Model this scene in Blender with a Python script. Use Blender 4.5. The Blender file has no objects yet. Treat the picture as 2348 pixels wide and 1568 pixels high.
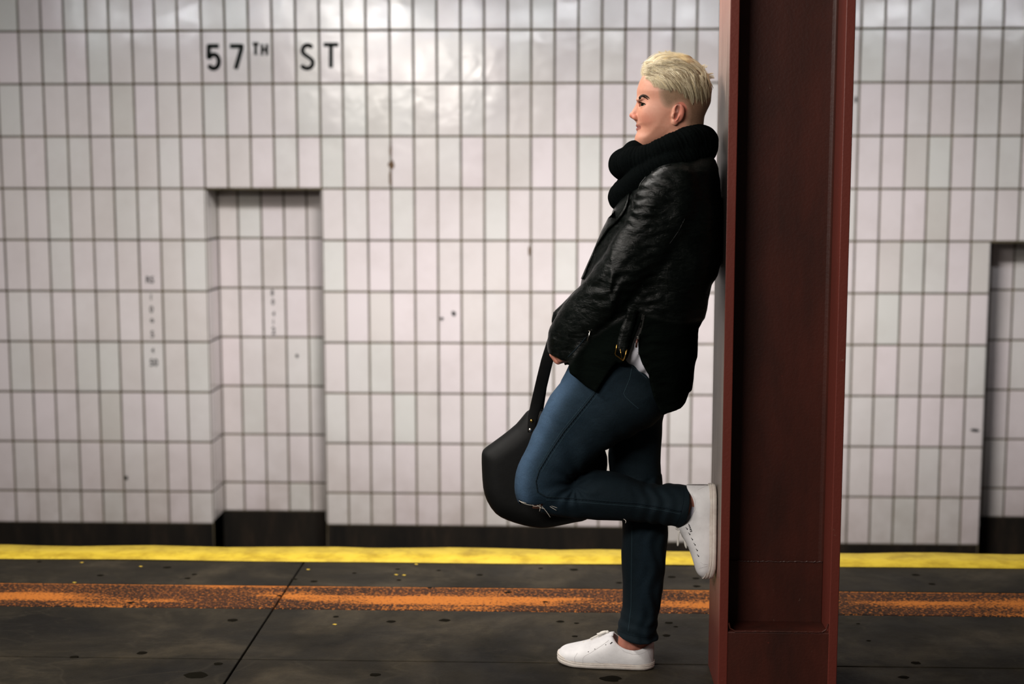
import bpy, math, random
import numpy as np
from mathutils import Vector, Matrix
from mathutils.bvhtree import BVHTree
random.seed(7)
RNG = np.random.default_rng(7)
SC = bpy.context.scene
COL = SC.collection

# ---------------------------------------------------------------- camera
F_PX, CAM_H = 3261.0, 1.398
PITCH, YAW = math.radians(6.95), math.radians(2.0)
FW = Vector((-math.sin(YAW) * math.cos(PITCH), math.cos(YAW) * math.cos(PITCH), -math.sin(PITCH)))
RT = Vector((math.cos(YAW), math.sin(YAW), 0))
UP = RT.cross(FW)
camd = bpy.data.cameras.new('camera')
cam = bpy.data.objects.new('camera', camd)
COL.objects.link(cam)
cam.matrix_world = Matrix(((RT.x, UP.x, -FW.x, 0), (RT.y, UP.y, -FW.y, 0), (RT.z, UP.z, -FW.z, CAM_H), (0, 0, 0, 1)))
camd.sensor_width = 36.0
camd.lens = 36.0 * F_PX / 2348.0
camd.dof.use_dof = True
camd.dof.focus_distance = 3.84
camd.dof.aperture_fstop = 2.2
camd.clip_end = 100
SC.camera = cam

# ---------------------------------------------------------------- world, lamps, exposure
SC.view_settings.view_transform = 'Standard'
SC.view_settings.look = 'None'
SC.view_settings.gamma = 1.0
SC.view_settings.use_curve_mapping = False
SC.view_settings.exposure = 0.0
world = bpy.data.worlds.new('world')
SC.world = world
world.use_nodes = True
world.node_tree.nodes['Background'].inputs[0].default_value = (0.9, 0.86, 0.84, 1)
world.node_tree.nodes['Background'].inputs[1].default_value = 0.05


def lamp(name, loc, target, sx, sy, watts, color):
    l = bpy.data.lights.new(name, 'AREA')
    l.shape = 'RECTANGLE'
    l.size, l.size_y = sx, sy
    l.energy = watts
    l.color = color
    o = bpy.data.objects.new(name, l)
    COL.objects.link(o)
    o.location = loc
    d = Vector(target) - Vector(loc)
    o.rotation_euler = d.to_track_quat('-Z', 'X').to_euler() if False else d.to_track_quat('-Z', 'Y').to_euler()
    return o


# fluorescent rows over the track side of the platform (just above the frame) and over the platform itself, plus a fill lamp
tl_ = lamp('track_side_tubes', (0.0, 5.75, 2.56), (0.0, 8.4, 2.0), 7.5, 0.05, 20, (0.93, 0.96, 1.0))
tl_.data.spread = math.radians(90)
wl_ = lamp('platform_edge_tubes', (0.0, 4.4, 3.0), (0.0, 8.4, 0.35), 1.2, 0.25, 148, (1.0, 0.955, 0.94))
wl_.data.spread = math.radians(135)
lamp('platform_tubes', (-1.0, 4.2, 3.1), (-0.7, 4.0, 0.0), 2.2, 0.2, 66, (1.0, 0.95, 0.90))
lamp('platform_tubes_front', (-2.2, 2.9, 3.0), (-0.6, 3.7, 0.9), 1.8, 0.2, 62, (1.0, 0.93, 0.86))
lamp('camera_side_fill', (-1.8, 0.2, 2.6), (0.2, 3.8, 0.6), 2.0, 0.3, 105, (1.0, 0.93, 0.86))  # unseen fill lamp, added to brighten the side facing the camera


# ---------------------------------------------------------------- helpers
def P(px, py, Y):
    d = FW + RT * ((px - 1174) / F_PX) - UP * ((py - 784) / F_PX)
    t = Y / d.y
    return Vector((d.x * t, Y, CAM_H + d.z * t))


def G(px, py, z=0.0):
    d = FW + RT * ((px - 1174) / F_PX) - UP * ((py - 784) / F_PX)
    t = (z - CAM_H) / d.z
    return Vector((d.x * t, d.y * t, z))


def raydir(px, py):
    return (FW + RT * ((px - 1174) / F_PX) - UP * ((py - 784) / F_PX)).normalized()


def mesh_np(name, V, Fq, smooth=True):
    V = np.asarray(V, np.float32)
    Fq = np.asarray(Fq, np.int32)
    k = Fq.shape[1]
    me = bpy.data.meshes.new(name)
    me.vertices.add(len(V))
    me.vertices.foreach_set('co', V.ravel())
    me.loops.add(Fq.size)
    me.loops.foreach_set('vertex_index', Fq.ravel())
    me.polygons.add(len(Fq))
    me.polygons.foreach_set('loop_start', np.arange(0, Fq.size, k, dtype=np.int32))
    me.polygons.foreach_set('loop_total', np.full(len(Fq), k, np.int32))
    me.polygons.foreach_set('use_smooth', np.full(len(Fq), smooth))
    me.update(calc_edges=True)
    me.validate()
    return me


class MB:
    """collects simple shapes and links them as one mesh object"""
    def __init__(self):
        self.v = []
        self.f = []

    def add(self, vs, fs):
        n = len(self.v)
        self.v += [tuple(x) for x in vs]
        self.f += [tuple(i + n for i in f) for f in fs]
        return self

    def box(self, x0, x1, y0, y1, z0, z1):
        return self.add([(x0, y0, z0), (x1, y0, z0), (x1, y1, z0), (x0, y1, z0), (x0, y0, z1), (x1, y0, z1), (x1, y1, z1), (x0, y1, z1)],
                        [(0, 3, 2, 1), (4, 5, 6, 7), (0, 1, 5, 4), (1, 2, 6, 5), (2, 3, 7, 6), (3, 0, 4, 7)])

    def tube(self, pts, rad, n=8, flat=1.0, cap=True, flat_dir=None):
        pts = [Vector(p) for p in pts]
        m = len(pts)
        if not hasattr(rad, '__len__'):
            rad = [rad] * m
        vs, fs = [], []
        prev = None
        for i, p in enumerate(pts):
            t = (pts[min(i + 1, m - 1)] - pts[max(i - 1, 0)])
            t = t.normalized() if t.length > 1e-9 else Vector((0, 0, 1))
            if flat_dir is not None:
                a = Vector(flat_dir)
            elif prev is not None:
                a = prev
            else:
                a = Vector((0, 1, 0)) if abs(t.y) < 0.9 else Vector((1, 0, 0))
            a = (a - t * a.dot(t)).normalized()
            b = t.cross(a)
            prev = a
            for j in range(n):
                w = 2 * math.pi * j / n
                vs.append(p + (a * math.cos(w) * flat + b * math.sin(w)) * rad[i])
        for i in range(m - 1):
            for j in range(n):
                fs.append((i * n + j, i * n + (j + 1) % n, (i + 1) * n + (j + 1) % n, (i + 1) * n + j))
        if cap:
            fs.append(tuple(range(n))[::-1])
            fs.append(tuple((m - 1) * n + j for j in range(n)))
        return self.add(vs, fs)

    def ball(self, c, r, n=10):
        vs, fs = [], []
        c = Vector(c)
        rr = r if hasattr(r, '__len__') else (r, r, r)
        for i in range(n + 1):
            th = math.pi * i / n
            for j in range(n * 2):
                ph = math.pi * j / n
                vs.append(c + Vector((rr[0] * math.sin(th) * math.cos(ph), rr[1] * math.sin(th) * math.sin(ph), rr[2] * math.cos(th))))
        for i in range(n):
            for j in range(n * 2):
                k = (j + 1) % (n * 2)
                fs.append((i * 2 * n + j, (i + 1) * 2 * n + j, (i + 1) * 2 * n + k, i * 2 * n + k))
        return self.add(vs, fs)

    def build(self, name, mat, parent=None, smooth=False, bevel=0.0):
        me = bpy.data.meshes.new(name)
        me.from_pydata(self.v, [], self.f)
        me.validate()
        me.polygons.foreach_set('use_smooth', [smooth] * len(me.polygons))
        me.update()
        o = link(name, me, mat, parent)
        if bevel:
            b = o.modifiers.new('bevel', 'BEVEL')
            b.width = bevel
            b.segments = 2
            b.limit_method = 'ANGLE'
        return o


def link(name, me, mat=None, parent=None):
    o = bpy.data.objects.new(name, me)
    COL.objects.link(o)
    if mat:
        me.materials.clear()
        me.materials.append(mat)
    if parent:
        o.parent = parent
    return o


def tag(o, label=None, cat=None, group=None, kind=None):
    for k, v in (('label', label), ('category', cat), ('group', group), ('kind', kind)):
        if v:
            o[k] = v
    return o


def srgb(r, g, b):
    return tuple(((c / 255) / 12.92 if c / 255 <= 0.04045 else ((c / 255 + 0.055) / 1.055) ** 2.4) for c in (r, g, b)) + (1,)


class Mat:
    def __init__(self, name, color=(0.5, 0.5, 0.5, 1), rough=0.5, metal=0.0, spec=0.5, coat=0.0):
        self.m = bpy.data.materials.new(name)
        self.m.use_nodes = True
        self.t = self.m.node_tree
        self.b = self.t.nodes['Principled BSDF']
        self.b.inputs['Base Color'].default_value = color
        self.b.inputs['Roughness'].default_value = rough
        self.b.inputs['Metallic'].default_value = metal
        self.b.inputs['Specular IOR Level'].default_value = spec
        self.b.inputs['Coat Weight'].default_value = coat
        self._c = None

    def n(self, typ, **kw):
        nd = self.t.nodes.new(typ)
        for k, v in kw.items():
            if k.startswith('i_'):
                nd.inputs[k[2:].replace('_', ' ')].default_value = v
            else:
                setattr(nd, k, v)
        return nd

    def l(self, a, b):
        self.t.links.new(a, b)

    def coord(self, scale=(1, 1, 1), kind='Object', rot=(0, 0, 0)):
        if kind == 'World':
            src = self.n('ShaderNodeNewGeometry').outputs['Position']
        else:
            src = self.n('ShaderNodeTexCoord').outputs[kind]
        mp = self.n('ShaderNodeMapping')
        mp.inputs['Scale'].default_value = scale
        mp.inputs['Rotation'].default_value = rot
        self.l(src, mp.inputs['Vector'])
        return mp.outputs['Vector']

    def noise(self, vec, scale, detail=4, rough=0.6, dist=0.0):
        nd = self.n('ShaderNodeTexNoise')
        nd.inputs['Scale'].default_value = scale
        nd.inputs['Detail'].default_value = detail
        nd.inputs['Roughness'].default_value = rough
        nd.inputs['Distortion'].default_value = dist
        self.l(vec, nd.inputs['Vector'])
        return nd.outputs['Fac']

    def ramp(self, fac, stops):
        r = self.n('ShaderNodeValToRGB')
        e = r.color_ramp.elements
        while len(e) < len(stops):
            e.new(0.5)
        for i, (p, c) in enumerate(stops):
            e[i].position = p
            e[i].color = c if hasattr(c, '__len__') else (c, c, c, 1)
        self.l(fac, r.inputs['Fac'])
        return r.outputs['Color']

    def mix(self, fac, a, b, blend='MIX'):
        nd = self.n('ShaderNodeMix', data_type='RGBA', blend_type=blend)
        for s, v in ((nd.inputs[0], fac), (nd.inputs[6], a), (nd.inputs[7], b)):
            if hasattr(v, 'links'):
                self.l(v, s)
            elif hasattr(v, '__len__'):
                s.default_value = v
            else:
                s.default_value = v
        return nd.outputs[2]

    def math(self, op, a, b=0.0, clamp=False):
        nd = self.n('ShaderNodeMath', operation=op, use_clamp=clamp)
        for s, v in ((nd.inputs[0], a), (nd.inputs[1], b)):
            if hasattr(v, 'links'):
                self.l(v, s)
            else:
                s.default_value = v
        return nd.outputs[0]

    def color(self, out):
        self.l(out, self.b.inputs['Base Color'])
        return self

    def rough(self, out):
        self.l(out, self.b.inputs['Roughness'])
        return self

    def bump(self, h, strength=0.3, dist=0.002):
        nd = self.n('ShaderNodeBump')
        nd.inputs['Strength'].default_value = strength
        nd.inputs['Distance'].default_value = dist
        self.l(h, nd.inputs['Height'])
        if self._c is not None:
            self.l(self._c, nd.inputs['Normal'])
        self._c = nd.outputs['Normal']
        self.l(self._c, self.b.inputs['Normal'])
        return self

    def sep(self, vec):
        nd = self.n('ShaderNodeSeparateXYZ')
        self.l(vec, nd.inputs[0])
        return nd.outputs


M = {}
# glazed tile: each tile its own tone of white, grey green to pinkish
t = Mat('glazed_tile', rough=0.22, spec=0.5)
oi = t.n('ShaderNodeObjectInfo').outputs['Random']
wc = t.coord((1, 1, 1), 'World')
tone = t.ramp(oi, [(0.0, srgb(206, 200, 196)), (0.35, srgb(213, 204, 205)), (0.6, srgb(205, 204, 199)), (0.8, srgb(216, 206, 207)), (1.0, srgb(199, 195, 189))])
dirt = t.ramp(t.noise(wc, 1.3, 5, 0.7), [(0.45, 0.0), (0.85, 0.35)])
c = t.mix(dirt, tone, srgb(150, 138, 128))
zz = t.sep(wc)[2]
low = t.math('MULTIPLY', t.math('SUBTRACT', -0.15, zz, True), t.noise(wc, 7, 4), True)
c = t.mix(low, c, srgb(120, 100, 84))
t.color(c)
t.rough(t.ramp(t.noise(wc, 3, 3), [(0.3, 0.13), (0.7, 0.26)]))
t.bump(t.noise(wc, 9, 2, 0.5), 0.4, 0.005)
M['tile'] = t.m
t = Mat('grout', srgb(112, 104, 84), 0.95, spec=0.2)
wc = t.coord((1, 1, 1), 'World')
t.color(t.ramp(t.noise(wc, 6, 6, 0.7), [(0.25, srgb(52, 46, 32)), (0.5, srgb(86, 78, 60)), (0.8, srgb(112, 102, 82))]))
M['grout'] = t.m
t = Mat('lettering_black', srgb(14, 22, 18), 0.6, spec=0.1)
M['letter'] = t.m
t = Mat('lettering_faded', srgb(34, 38, 38), 0.7, spec=0.1)
M['letter_faded'] = t.m
t = Mat('brown_stain', srgb(84, 60, 30), 0.7)
M['stain'] = t.m
t = Mat('grimy_base', rough=0.85, spec=0.2)
wc = t.coord((6, 1, 1.2), 'World')
t.color(t.ramp(t.noise(wc, 1.5, 5, 0.7), [(0.3, srgb(12, 10, 7)), (0.55, srgb(26, 21, 15)), (0.8, srgb(50, 38, 28))]))
M['base'] = t.m
t = Mat('track_bed_grime', srgb(26, 24, 20), 0.95, spec=0.1)
wc = t.coord((1, 1, 1), 'World')
t.color(t.ramp(t.noise(wc, 9, 6, 0.7), [(0.3, srgb(12, 11, 9)), (0.7, srgb(40, 36, 30))]))
t.bump(t.noise(wc, 20, 4), 0.8, 0.03)
M['bed'] = t.m
M['ceiling'] = Mat('ceiling_paint', srgb(92, 86, 78), 0.9).m
# platform concrete
t = Mat('worn_concrete', rough=0.75, spec=0.35)
wc = t.coord((1, 1, 1), 'World')
c = t.ramp(t.noise(wc, 2.2, 8, 0.68, 0.4), [(0.34, srgb(20, 17, 11)), (0.5, srgb(42, 37, 27)), (0.66, srgb(72, 64, 50))])
fine = t.ramp(t.noise(wc, 160, 4, 0.7), [(0.3, srgb(90, 90, 90)), (0.7, srgb(160, 160, 160))])
c = t.mix(0.55, c, fine, 'OVERLAY')
vor = t.n('ShaderNodeTexVoronoi', feature='DISTANCE_TO_EDGE')
vor.inputs['Scale'].default_value = 3.2
wd = t.mix(0.25, wc, t.n('ShaderNodeTexNoise').outputs['Color'], 'LINEAR_LIGHT')
t.l(wd, vor.inputs['Vector'])
web = t.math('MULTIPLY', t.ramp(vor.outputs['Distance'], [(0.0, 0.22), (0.02, 0.0)]), t.noise(wc, 4, 4))
c = t.mix(web, c, srgb(84, 77, 63))
grime = t.ramp(t.noise(wc, 5.5, 3, 0.5), [(0.56, 0.0), (0.72, 0.6)])
c = t.mix(grime, c, srgb(20, 18, 12))
t.color(c)
t.b.inputs['Specular IOR Level'].default_value = 0.2
t.rough(t.ramp(t.noise(wc, 4, 5), [(0.3, 0.6), (0.7, 0.9)]))
t.bump(t.noise(wc, 120, 5, 0.7), 0.5, 0.003)
M['concrete'] = t.m
t = Mat('worn_orange_paint', rough=0.85, spec=0.15)
wc = t.coord((1, 1, 1), 'World')
base = t.ramp(t.noise(wc, 3, 7, 0.68), [(0.3, srgb(26, 21, 16)), (0.6, srgb(54, 34, 24))])
fleck = t.noise(t.coord((0.7, 1, 1), 'World'), 130, 3, 0.7)
big = t.noise(t.coord((0.8, 3.5, 1), 'World'), 2.0, 3, 0.6)
yy = t.sep(wc)[1]
edge = t.math('ADD', t.math('COMPARE', yy, 4.392), 0.0)
edge.node.inputs[2].default_value = 0.006
edge2 = t.math('COMPARE', yy, 4.632)
edge2.node.inputs[2].default_value = 0.004
mid = t.math('COMPARE', yy, 4.49)
mid.node.inputs[2].default_value = 0.045
patch = t.ramp(t.math('ADD', big, t.math('MULTIPLY', mid, 0.10)), [(0.52, 0.0), (0.74, 1.0)])
thr = t.math('SUBTRACT', 0.67, t.math('MULTIPLY', patch, 0.19))
thr = t.math('SUBTRACT', thr, t.math('MULTIPLY', t.math('ADD', edge, edge2), 0.12))
mask = t.ramp(t.math('SUBTRACT', fleck, thr), [(0.0, 0.0), (0.06, 0.95)])
c = t.mix(mask, base, srgb(176, 104, 42))
t.color(c)
t.bump(t.math('ADD', mask, t.noise(wc, 120, 4)), 0.4, 0.002)
M['orange'] = t.m
t = Mat('yellow_edge_paint', rough=0.6, spec=0.4)
wc = t.coord((1, 1, 1), 'World')
c = t.ramp(t.noise(wc, 11, 6, 0.65), [(0.3, srgb(150, 124, 30)), (0.55, srgb(190, 164, 48)), (0.8, srgb(202, 175, 60))])
sc = t.ramp(t.noise(t.coord((2, 14, 1), 'World'), 7, 6, 0.75), [(0.6, 0.0), (0.72, 0.6)])
t.color(t.mix(sc, c, srgb(118, 98, 38)))
t.bump(t.noise(wc, 60, 4), 0.3, 0.002)
t.b.inputs['Specular IOR Level'].default_value = 0.2
M['yellow'] = t.m
M['gum'] = Mat('trodden_gum', srgb(20, 18, 13), 0.95, spec=0.02).m
M['fleck'] = Mat('yellow_fleck', srgb(190, 160, 50), 0.7).m
# oxide red paint
def red_paint(name, worn, bright=False):
    t = Mat(name, rough=0.45, spec=0.4)
    wc = t.coord((1, 1, 1), 'World')
    s = t.sep(wc)
    c = t.ramp(t.noise(t.coord((3, 3, 1), 'World'), 3, 5, 0.65), [(0.3, srgb(54, 28, 22)), (0.55, srgb(70, 33, 25)), (0.8, srgb(84, 39, 30))])
    if bright:
        c = t.mix(0.55, c, srgb(128, 56, 46))
    chips = t.ramp(t.noise(wc, 70, 4, 0.8), [(0.73, 0.0), (0.76, 0.8)])
    c = t.mix(chips, c, srgb(150, 60, 48))
    spots = t.ramp(t.noise(wc, 40, 3, 0.6), [(0.72, 0.0), (0.78, 0.5)])
    c = t.mix(spots, c, srgb(140, 120, 104))
    if worn:
        streak = t.noise(t.coord((30, 30, 1.6), 'World'), 2.0, 6, 0.7)
        pale = t.ramp(streak, [(0.2, srgb(120, 84, 74)), (0.5, srgb(176, 132, 120)), (0.75, srgb(204, 166, 152))])
        greyz = t.ramp(t.math('MULTIPLY', s[2], 0.4), [(0.1, 0.0), (0.2, 1.0), (0.62, 1.0), (0.76, 0.0)])
        pale = t.mix(greyz, pale, t.ramp(streak, [(0.2, srgb(78, 70, 62)), (0.55, srgb(126, 116, 108)), (0.8, srgb(158, 146, 136))]))
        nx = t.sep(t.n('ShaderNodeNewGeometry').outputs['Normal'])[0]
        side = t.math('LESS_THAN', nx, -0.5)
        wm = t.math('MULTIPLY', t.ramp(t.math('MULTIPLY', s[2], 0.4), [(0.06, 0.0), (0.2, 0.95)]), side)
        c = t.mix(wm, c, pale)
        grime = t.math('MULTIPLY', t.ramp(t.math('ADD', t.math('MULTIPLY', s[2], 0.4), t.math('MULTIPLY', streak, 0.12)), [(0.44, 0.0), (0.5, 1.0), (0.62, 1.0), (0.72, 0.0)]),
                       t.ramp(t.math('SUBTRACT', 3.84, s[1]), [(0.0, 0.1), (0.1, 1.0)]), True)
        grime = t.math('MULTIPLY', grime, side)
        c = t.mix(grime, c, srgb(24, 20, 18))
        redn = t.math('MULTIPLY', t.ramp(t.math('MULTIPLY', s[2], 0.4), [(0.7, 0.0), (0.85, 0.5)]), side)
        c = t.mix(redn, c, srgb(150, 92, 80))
    t.color(c)
    t.bump(t.noise(wc, 130, 2, 0.5), 0.35, 0.0012)
    t.bump(t.noise(wc, 10, 2, 0.5), 0.12, 0.004)
    return t.m
M['red'] = red_paint('oxide_red_paint', False)
M['red_edge'] = red_paint('paler_red_paint', False, True)  # paler red mixed in, for the flange
M['red_worn'] = red_paint('oxide_red_paint_rubbed', True, True)
M['weld'] = Mat('weld_seam', srgb(74, 48, 44), 0.5).m

# ---------------------------------------------------------------- wall across the track
YW = 8.4
PXL = [-60, -8, 44, 96, 148, 200, 251, 304, 356, 408, 461, 515, 570, 625, 680, 733, 785, 839, 893.5, 947.5, 1001.5, 1056, 1110, 1164.4, 1218, 1272,
       1326, 1380, 1434, 1489, 1544, 1597.5, 1651.5, 1705.5, 1759.5, 1813.5, 1867.5, 1921.5]
XL = [P(p, 130, YW).x for p in PXL] + [1.716, 1.853, 1.990, 2.123, 2.256, 2.390, 2.524, 2.658, 2.792]
XL[10], XL[15] = -2.112, -1.419
for i in range(1, 5):
    XL[10 + i] = -2.112 + i * 0.1386
ROW0, RH = 2.197, 0.3055      # joint line under the top course, course height
JT = 0.011
SPLIT = 29                    # left and right stretches of wall meet here
BOT_L, BOT_R = -0.752, -0.842


def tile_mesh(name, w, h, t=0.008, e=0.0028):
    mb = MB()
    hw, hh = w / 2, h / 2
    vs = []
    for (a, y) in ((0, t), (0, 0.0022), (e, 0)):
        for sx, sz in ((-1, -1), (1, -1), (1, 1), (-1, 1)):
            vs.append((sx * (hw - a), y, sz * (hh - a)))
    vs.append((0, -0.0006, 0))
    fs = []
    for k in (0, 4):
        for j in range(4):
            fs.append((k + j, k + (j + 1) % 4, k + 4 + (j + 1) % 4, k + 4 + j))
    for j in range(4):
        fs.append((8 + j, 8 + (j + 1) % 4, 12))
    mb.add(vs, fs)
    me = bpy.data.meshes.new(name)
    me.from_pydata(mb.v, [], mb.f)
    me.validate()
    me.update()
    me.materials.append(M['tile'])
    return me


TM = tile_mesh('tile', 0.13, 0.2965)
MESHCACHE = {}


def place_tile(parent, x0, x1, z0, z1, y=YW, rotz=0.0, origin=None):
    """one tile between joints; x along the wall (or, turned, along the reveal)"""
    w, h = round(x1 - x0 - JT, 4), round(z1 - z0 - JT, 4)
    key = (w, h)
    if key not in MESHCACHE:
        MESHCACHE[key] = tile_mesh('tile', w, h)
    o = bpy.data.objects.new('tile', MESHCACHE[key])
    COL.objects.link(o)
    o.parent = parent
    loc = Vector(((x0 + x1) / 2, y, (z0 + z1) / 2)) if origin is None else Vector(origin)
    o.location = loc + Vector((0, random.uniform(-0.0007, 0.0007), 0))
    o.rotation_euler = (random.gauss(0, 0.0035), 0, rotz + random.gauss(0, 0.0035))
    return o


def struct(name, loc=(0, 0, 0)):
    o = bpy.data.objects.new(name, None)
    COL.objects.link(o)
    o.location = loc
    o['kind'] = 'structure'
    return o


wl = MB()
NX0, NX1, NZ = XL[10], XL[15], ROW0 - 3 * RH          # alcove on the left: five tiles wide
RX0, RZ = P(2275, 600, YW).x, ROW0 - 4 * RH           # alcove at the right edge
RX0 = 2.50
ND = 0.27
XFAR0, XFAR1 = -11.0, 11.0
xs_ = XL[SPLIT]
yb = YW + 0.004
# mortar bed of each stretch, in boxes around the alcoves
wall_left = MB().box(XFAR0, NX0, yb, yb + 0.35, BOT_L, 3.3).box(NX0, NX1, yb, yb + 0.35, NZ, 3.3).box(NX1, xs_, yb, yb + 0.35, BOT_L, 3.3).build('wall_left', M['grout'])
wall_left['kind'] = 'structure'
RX1 = RX0 + 0.70
wall_right = MB().box(xs_, RX0, yb, yb + 0.35, BOT_R, 3.3).box(RX0, RX1, yb, yb + 0.35, RZ, 3.3).box(RX1, XFAR1, yb, yb + 0.35, BOT_R, 3.3).build('wall_right', M['grout'])
wall_right['kind'] = 'structure'
TILES = {}
rows = [(ROW0 + RH * (1 - i), ROW0 + RH * (0 - i)) for i in range(0, 12)]   # (top, bottom)
for ci in range(1, len(XL) - 1):
    x0, x1 = XL[ci], XL[ci + 1]
    left = ci < SPLIT
    par = wall_left if left else wall_right
    bot = BOT_L if left else BOT_R
    for ri, (zt, zb) in enumerate(rows):
        if zt <= bot + 0.02:
            continue
        zb2 = max(zb, bot)
        a, b = x0, x1
        if zt < NZ + 0.05 and 10 <= ci < 15:
            continue
        if zt < RZ + 0.05 and b > RX0:
            if a > RX0 - 0.02:
                continue
            b = RX0 + JT / 2
        TILES[(ci, ri)] = place_tile(par, a, b, zb2, zt)
# the rest of the wall outside the frame: joined
def more_tiles(parent, xa, xb, zbot):
    mb = MB()
    n = int(round((xb - xa) / 0.1375))
    for i in range(n):
        for (zt, zb) in [(ROW0 + RH * 3, ROW0 + RH * 2), (ROW0 + RH * 2, ROW0 + RH)] + rows:
            if zt <= zbot + 0.02:
                continue
            zb = max(zb, zbot)
            x0, x1 = xa + (xb - xa) * i / n + JT / 2, xa + (xb - xa) * (i + 1) / n - JT / 2
            mb.add([(x0, yb, zb + JT / 2), (x1, yb, zb + JT / 2), (x1, yb, zt - JT / 2), (x0, yb, zt - JT / 2),
                    (x0 + .002, YW, zb + JT / 2 + .002), (x1 - .002, YW, zb + JT / 2 + .002), (x1 - .002, YW, zt - JT / 2 - .002), (x0 + .002, YW, zt - JT / 2 - .002)],
                   [(4, 5, 6, 7), (0, 1, 5, 4), (1, 2, 6, 5), (2, 3, 7, 6), (3, 0, 4, 7)])
    o = mb.build('outer_tiles', M['tile'], parent)
    o['kind'] = 'stuff'
more_tiles(wall_left, XFAR0, XL[1], BOT_L)
more_tiles(wall_right, RX1, XFAR1, BOT_R)
more_tiles(wall_right, XL[-1], RX1, RZ)
mb = MB()
for i in range(1, len(XL) - 1):
    for (zt, zb) in [(ROW0 + RH * 3, ROW0 + RH * 2), (ROW0 + RH * 2, ROW0 + RH)]:
        x0, x1 = XL[i] + JT / 2, XL[i + 1] - JT / 2
        mb.add([(x0, yb, zb + JT / 2), (x1, yb, zb + JT / 2), (x1, yb, zt - JT / 2), (x0, yb, zt - JT / 2),
                (x0 + .002, YW, zb + JT / 2 + .002), (x1 - .002, YW, zb + JT / 2 + .002), (x1 - .002, YW, zt - JT / 2 - .002), (x0 + .002, YW, zt - JT / 2 - .002)],
               [(4, 5, 6, 7), (0, 1, 5, 4), (1, 2, 6, 5), (2, 3, 7, 6), (3, 0, 4, 7)])
mb.build('upper_tiles', M['tile'], wall_left)['kind'] = 'stuff'


def alcove(name, x0, x1, ztop, zbot, cols, rowshift=0.0):
    """recessed bay: back, two tiled reveals, soffit"""
    yk = YW + ND
    bed = MB().box(x0 - 0.02, x1 + 0.02, yk + 0.004, yk + 0.08, -1.3, ztop + 0.01)
    bed.box(x0 - 0.005, x0 + 0.0, YW + 0.003, yk + 0.01, -1.3, ztop).box(x1, x1 + 0.005, YW + 0.003, yk + 0.01, -1.3, ztop)
    root = bed.build(name, M['grout'])
    root['kind'] = 'structure'
    MB().box(x0, x1, YW + 0.002, yk + 0.004, ztop - 0.006, ztop + 0.004).build('soffit', M['grout'], root)
    for ri, (zt, zb) in enumerate(rows):
        if zt > ztop + 0.05 or zt <= zbot + 0.02:
            continue
        zb2 = max(zb, zbot)
        zt2 = min(zt, ztop - 0.004)
        for a, b in zip(cols[:-1], cols[1:]):
            TILES[(name, round((a + b) / 2, 2), ri)] = place_tile(root, a, b, zb2, zt2, yk)
        for (xx, rot) in ((x0 + 0.001, math.pi / 2), (x1 - 0.001, -math.pi / 2)):
            for (ya, ybk) in ((YW + 0.002, YW + ND * 0.5), (YW + ND * 0.5, yk)):
                w = ybk - ya
                key = (round(w - JT, 4), round(zt2 - zb2 - JT, 4))
                if key not in MESHCACHE:
                    MESHCACHE[key] = tile_mesh('tile', *key)
                o = bpy.data.objects.new('tile', MESHCACHE[key])
                COL.objects.link(o)
                o.parent = root
                o.location = (xx + (0.004 if rot > 0 else -0.004), (ya + ybk) / 2, (zb2 + zt2) / 2)
                o.rotation_euler = (0, 0, rot)
    MB().box(x0 - 0.01, x1 + 0.01, yk - 0.02, yk + 0.05, -1.4, zbot).build('base_course', M['base'], root)
    return root


cn = [NX0 + 0.004] + [P(p, 600, YW + ND).x for p in (548, 601, 653, 705)] + [NX1 - 0.004]
alcove_l = alcove('wall_alcove', NX0, NX1, NZ, -0.735, cn)
alcove_r = alcove('wall_alcove', RX0, RX1, RZ, -0.735, [RX0 + 0.004] + [RX0 + 0.09 + 0.138 * k for k in range(5)])
# dark foot of the wall, step up on the right
MB().box(XFAR0, NX0, YW + 0.006, YW + 0.3, -1.45, BOT_L).box(NX1, xs_, YW + 0.006, YW + 0.3, -1.45, BOT_L).build('baseboard_left', M['base'])['kind'] = 'structure'
MB().box(xs_, RX0, YW + 0.006, YW + 0.3, -1.45, BOT_R).box(RX1, XFAR1, YW + 0.006, YW + 0.3, -1.45, BOT_R).build('baseboard_right', M['base'])['kind'] = 'structure'
MB().box(XFAR0, XFAR1, 5.0, 8.8, -1.55, -1.4).build('track_bed', M['bed'])['kind'] = 'structure'
MB().box(XFAR0, XFAR1, -3, 9, 3.3, 3.45).build('ceiling', M['ceiling'])['kind'] = 'structure'

MB().box(XFAR0, XFAR1, 5.0, 5.16, 2.82, 3.3).box(XFAR0, XFAR1, 4.94, 5.22, 2.80, 2.82).build('shading_girder', M['ceiling'])['kind'] = 'structure'     # unseen girder over the platform edge, added to shade the upper wall
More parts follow.
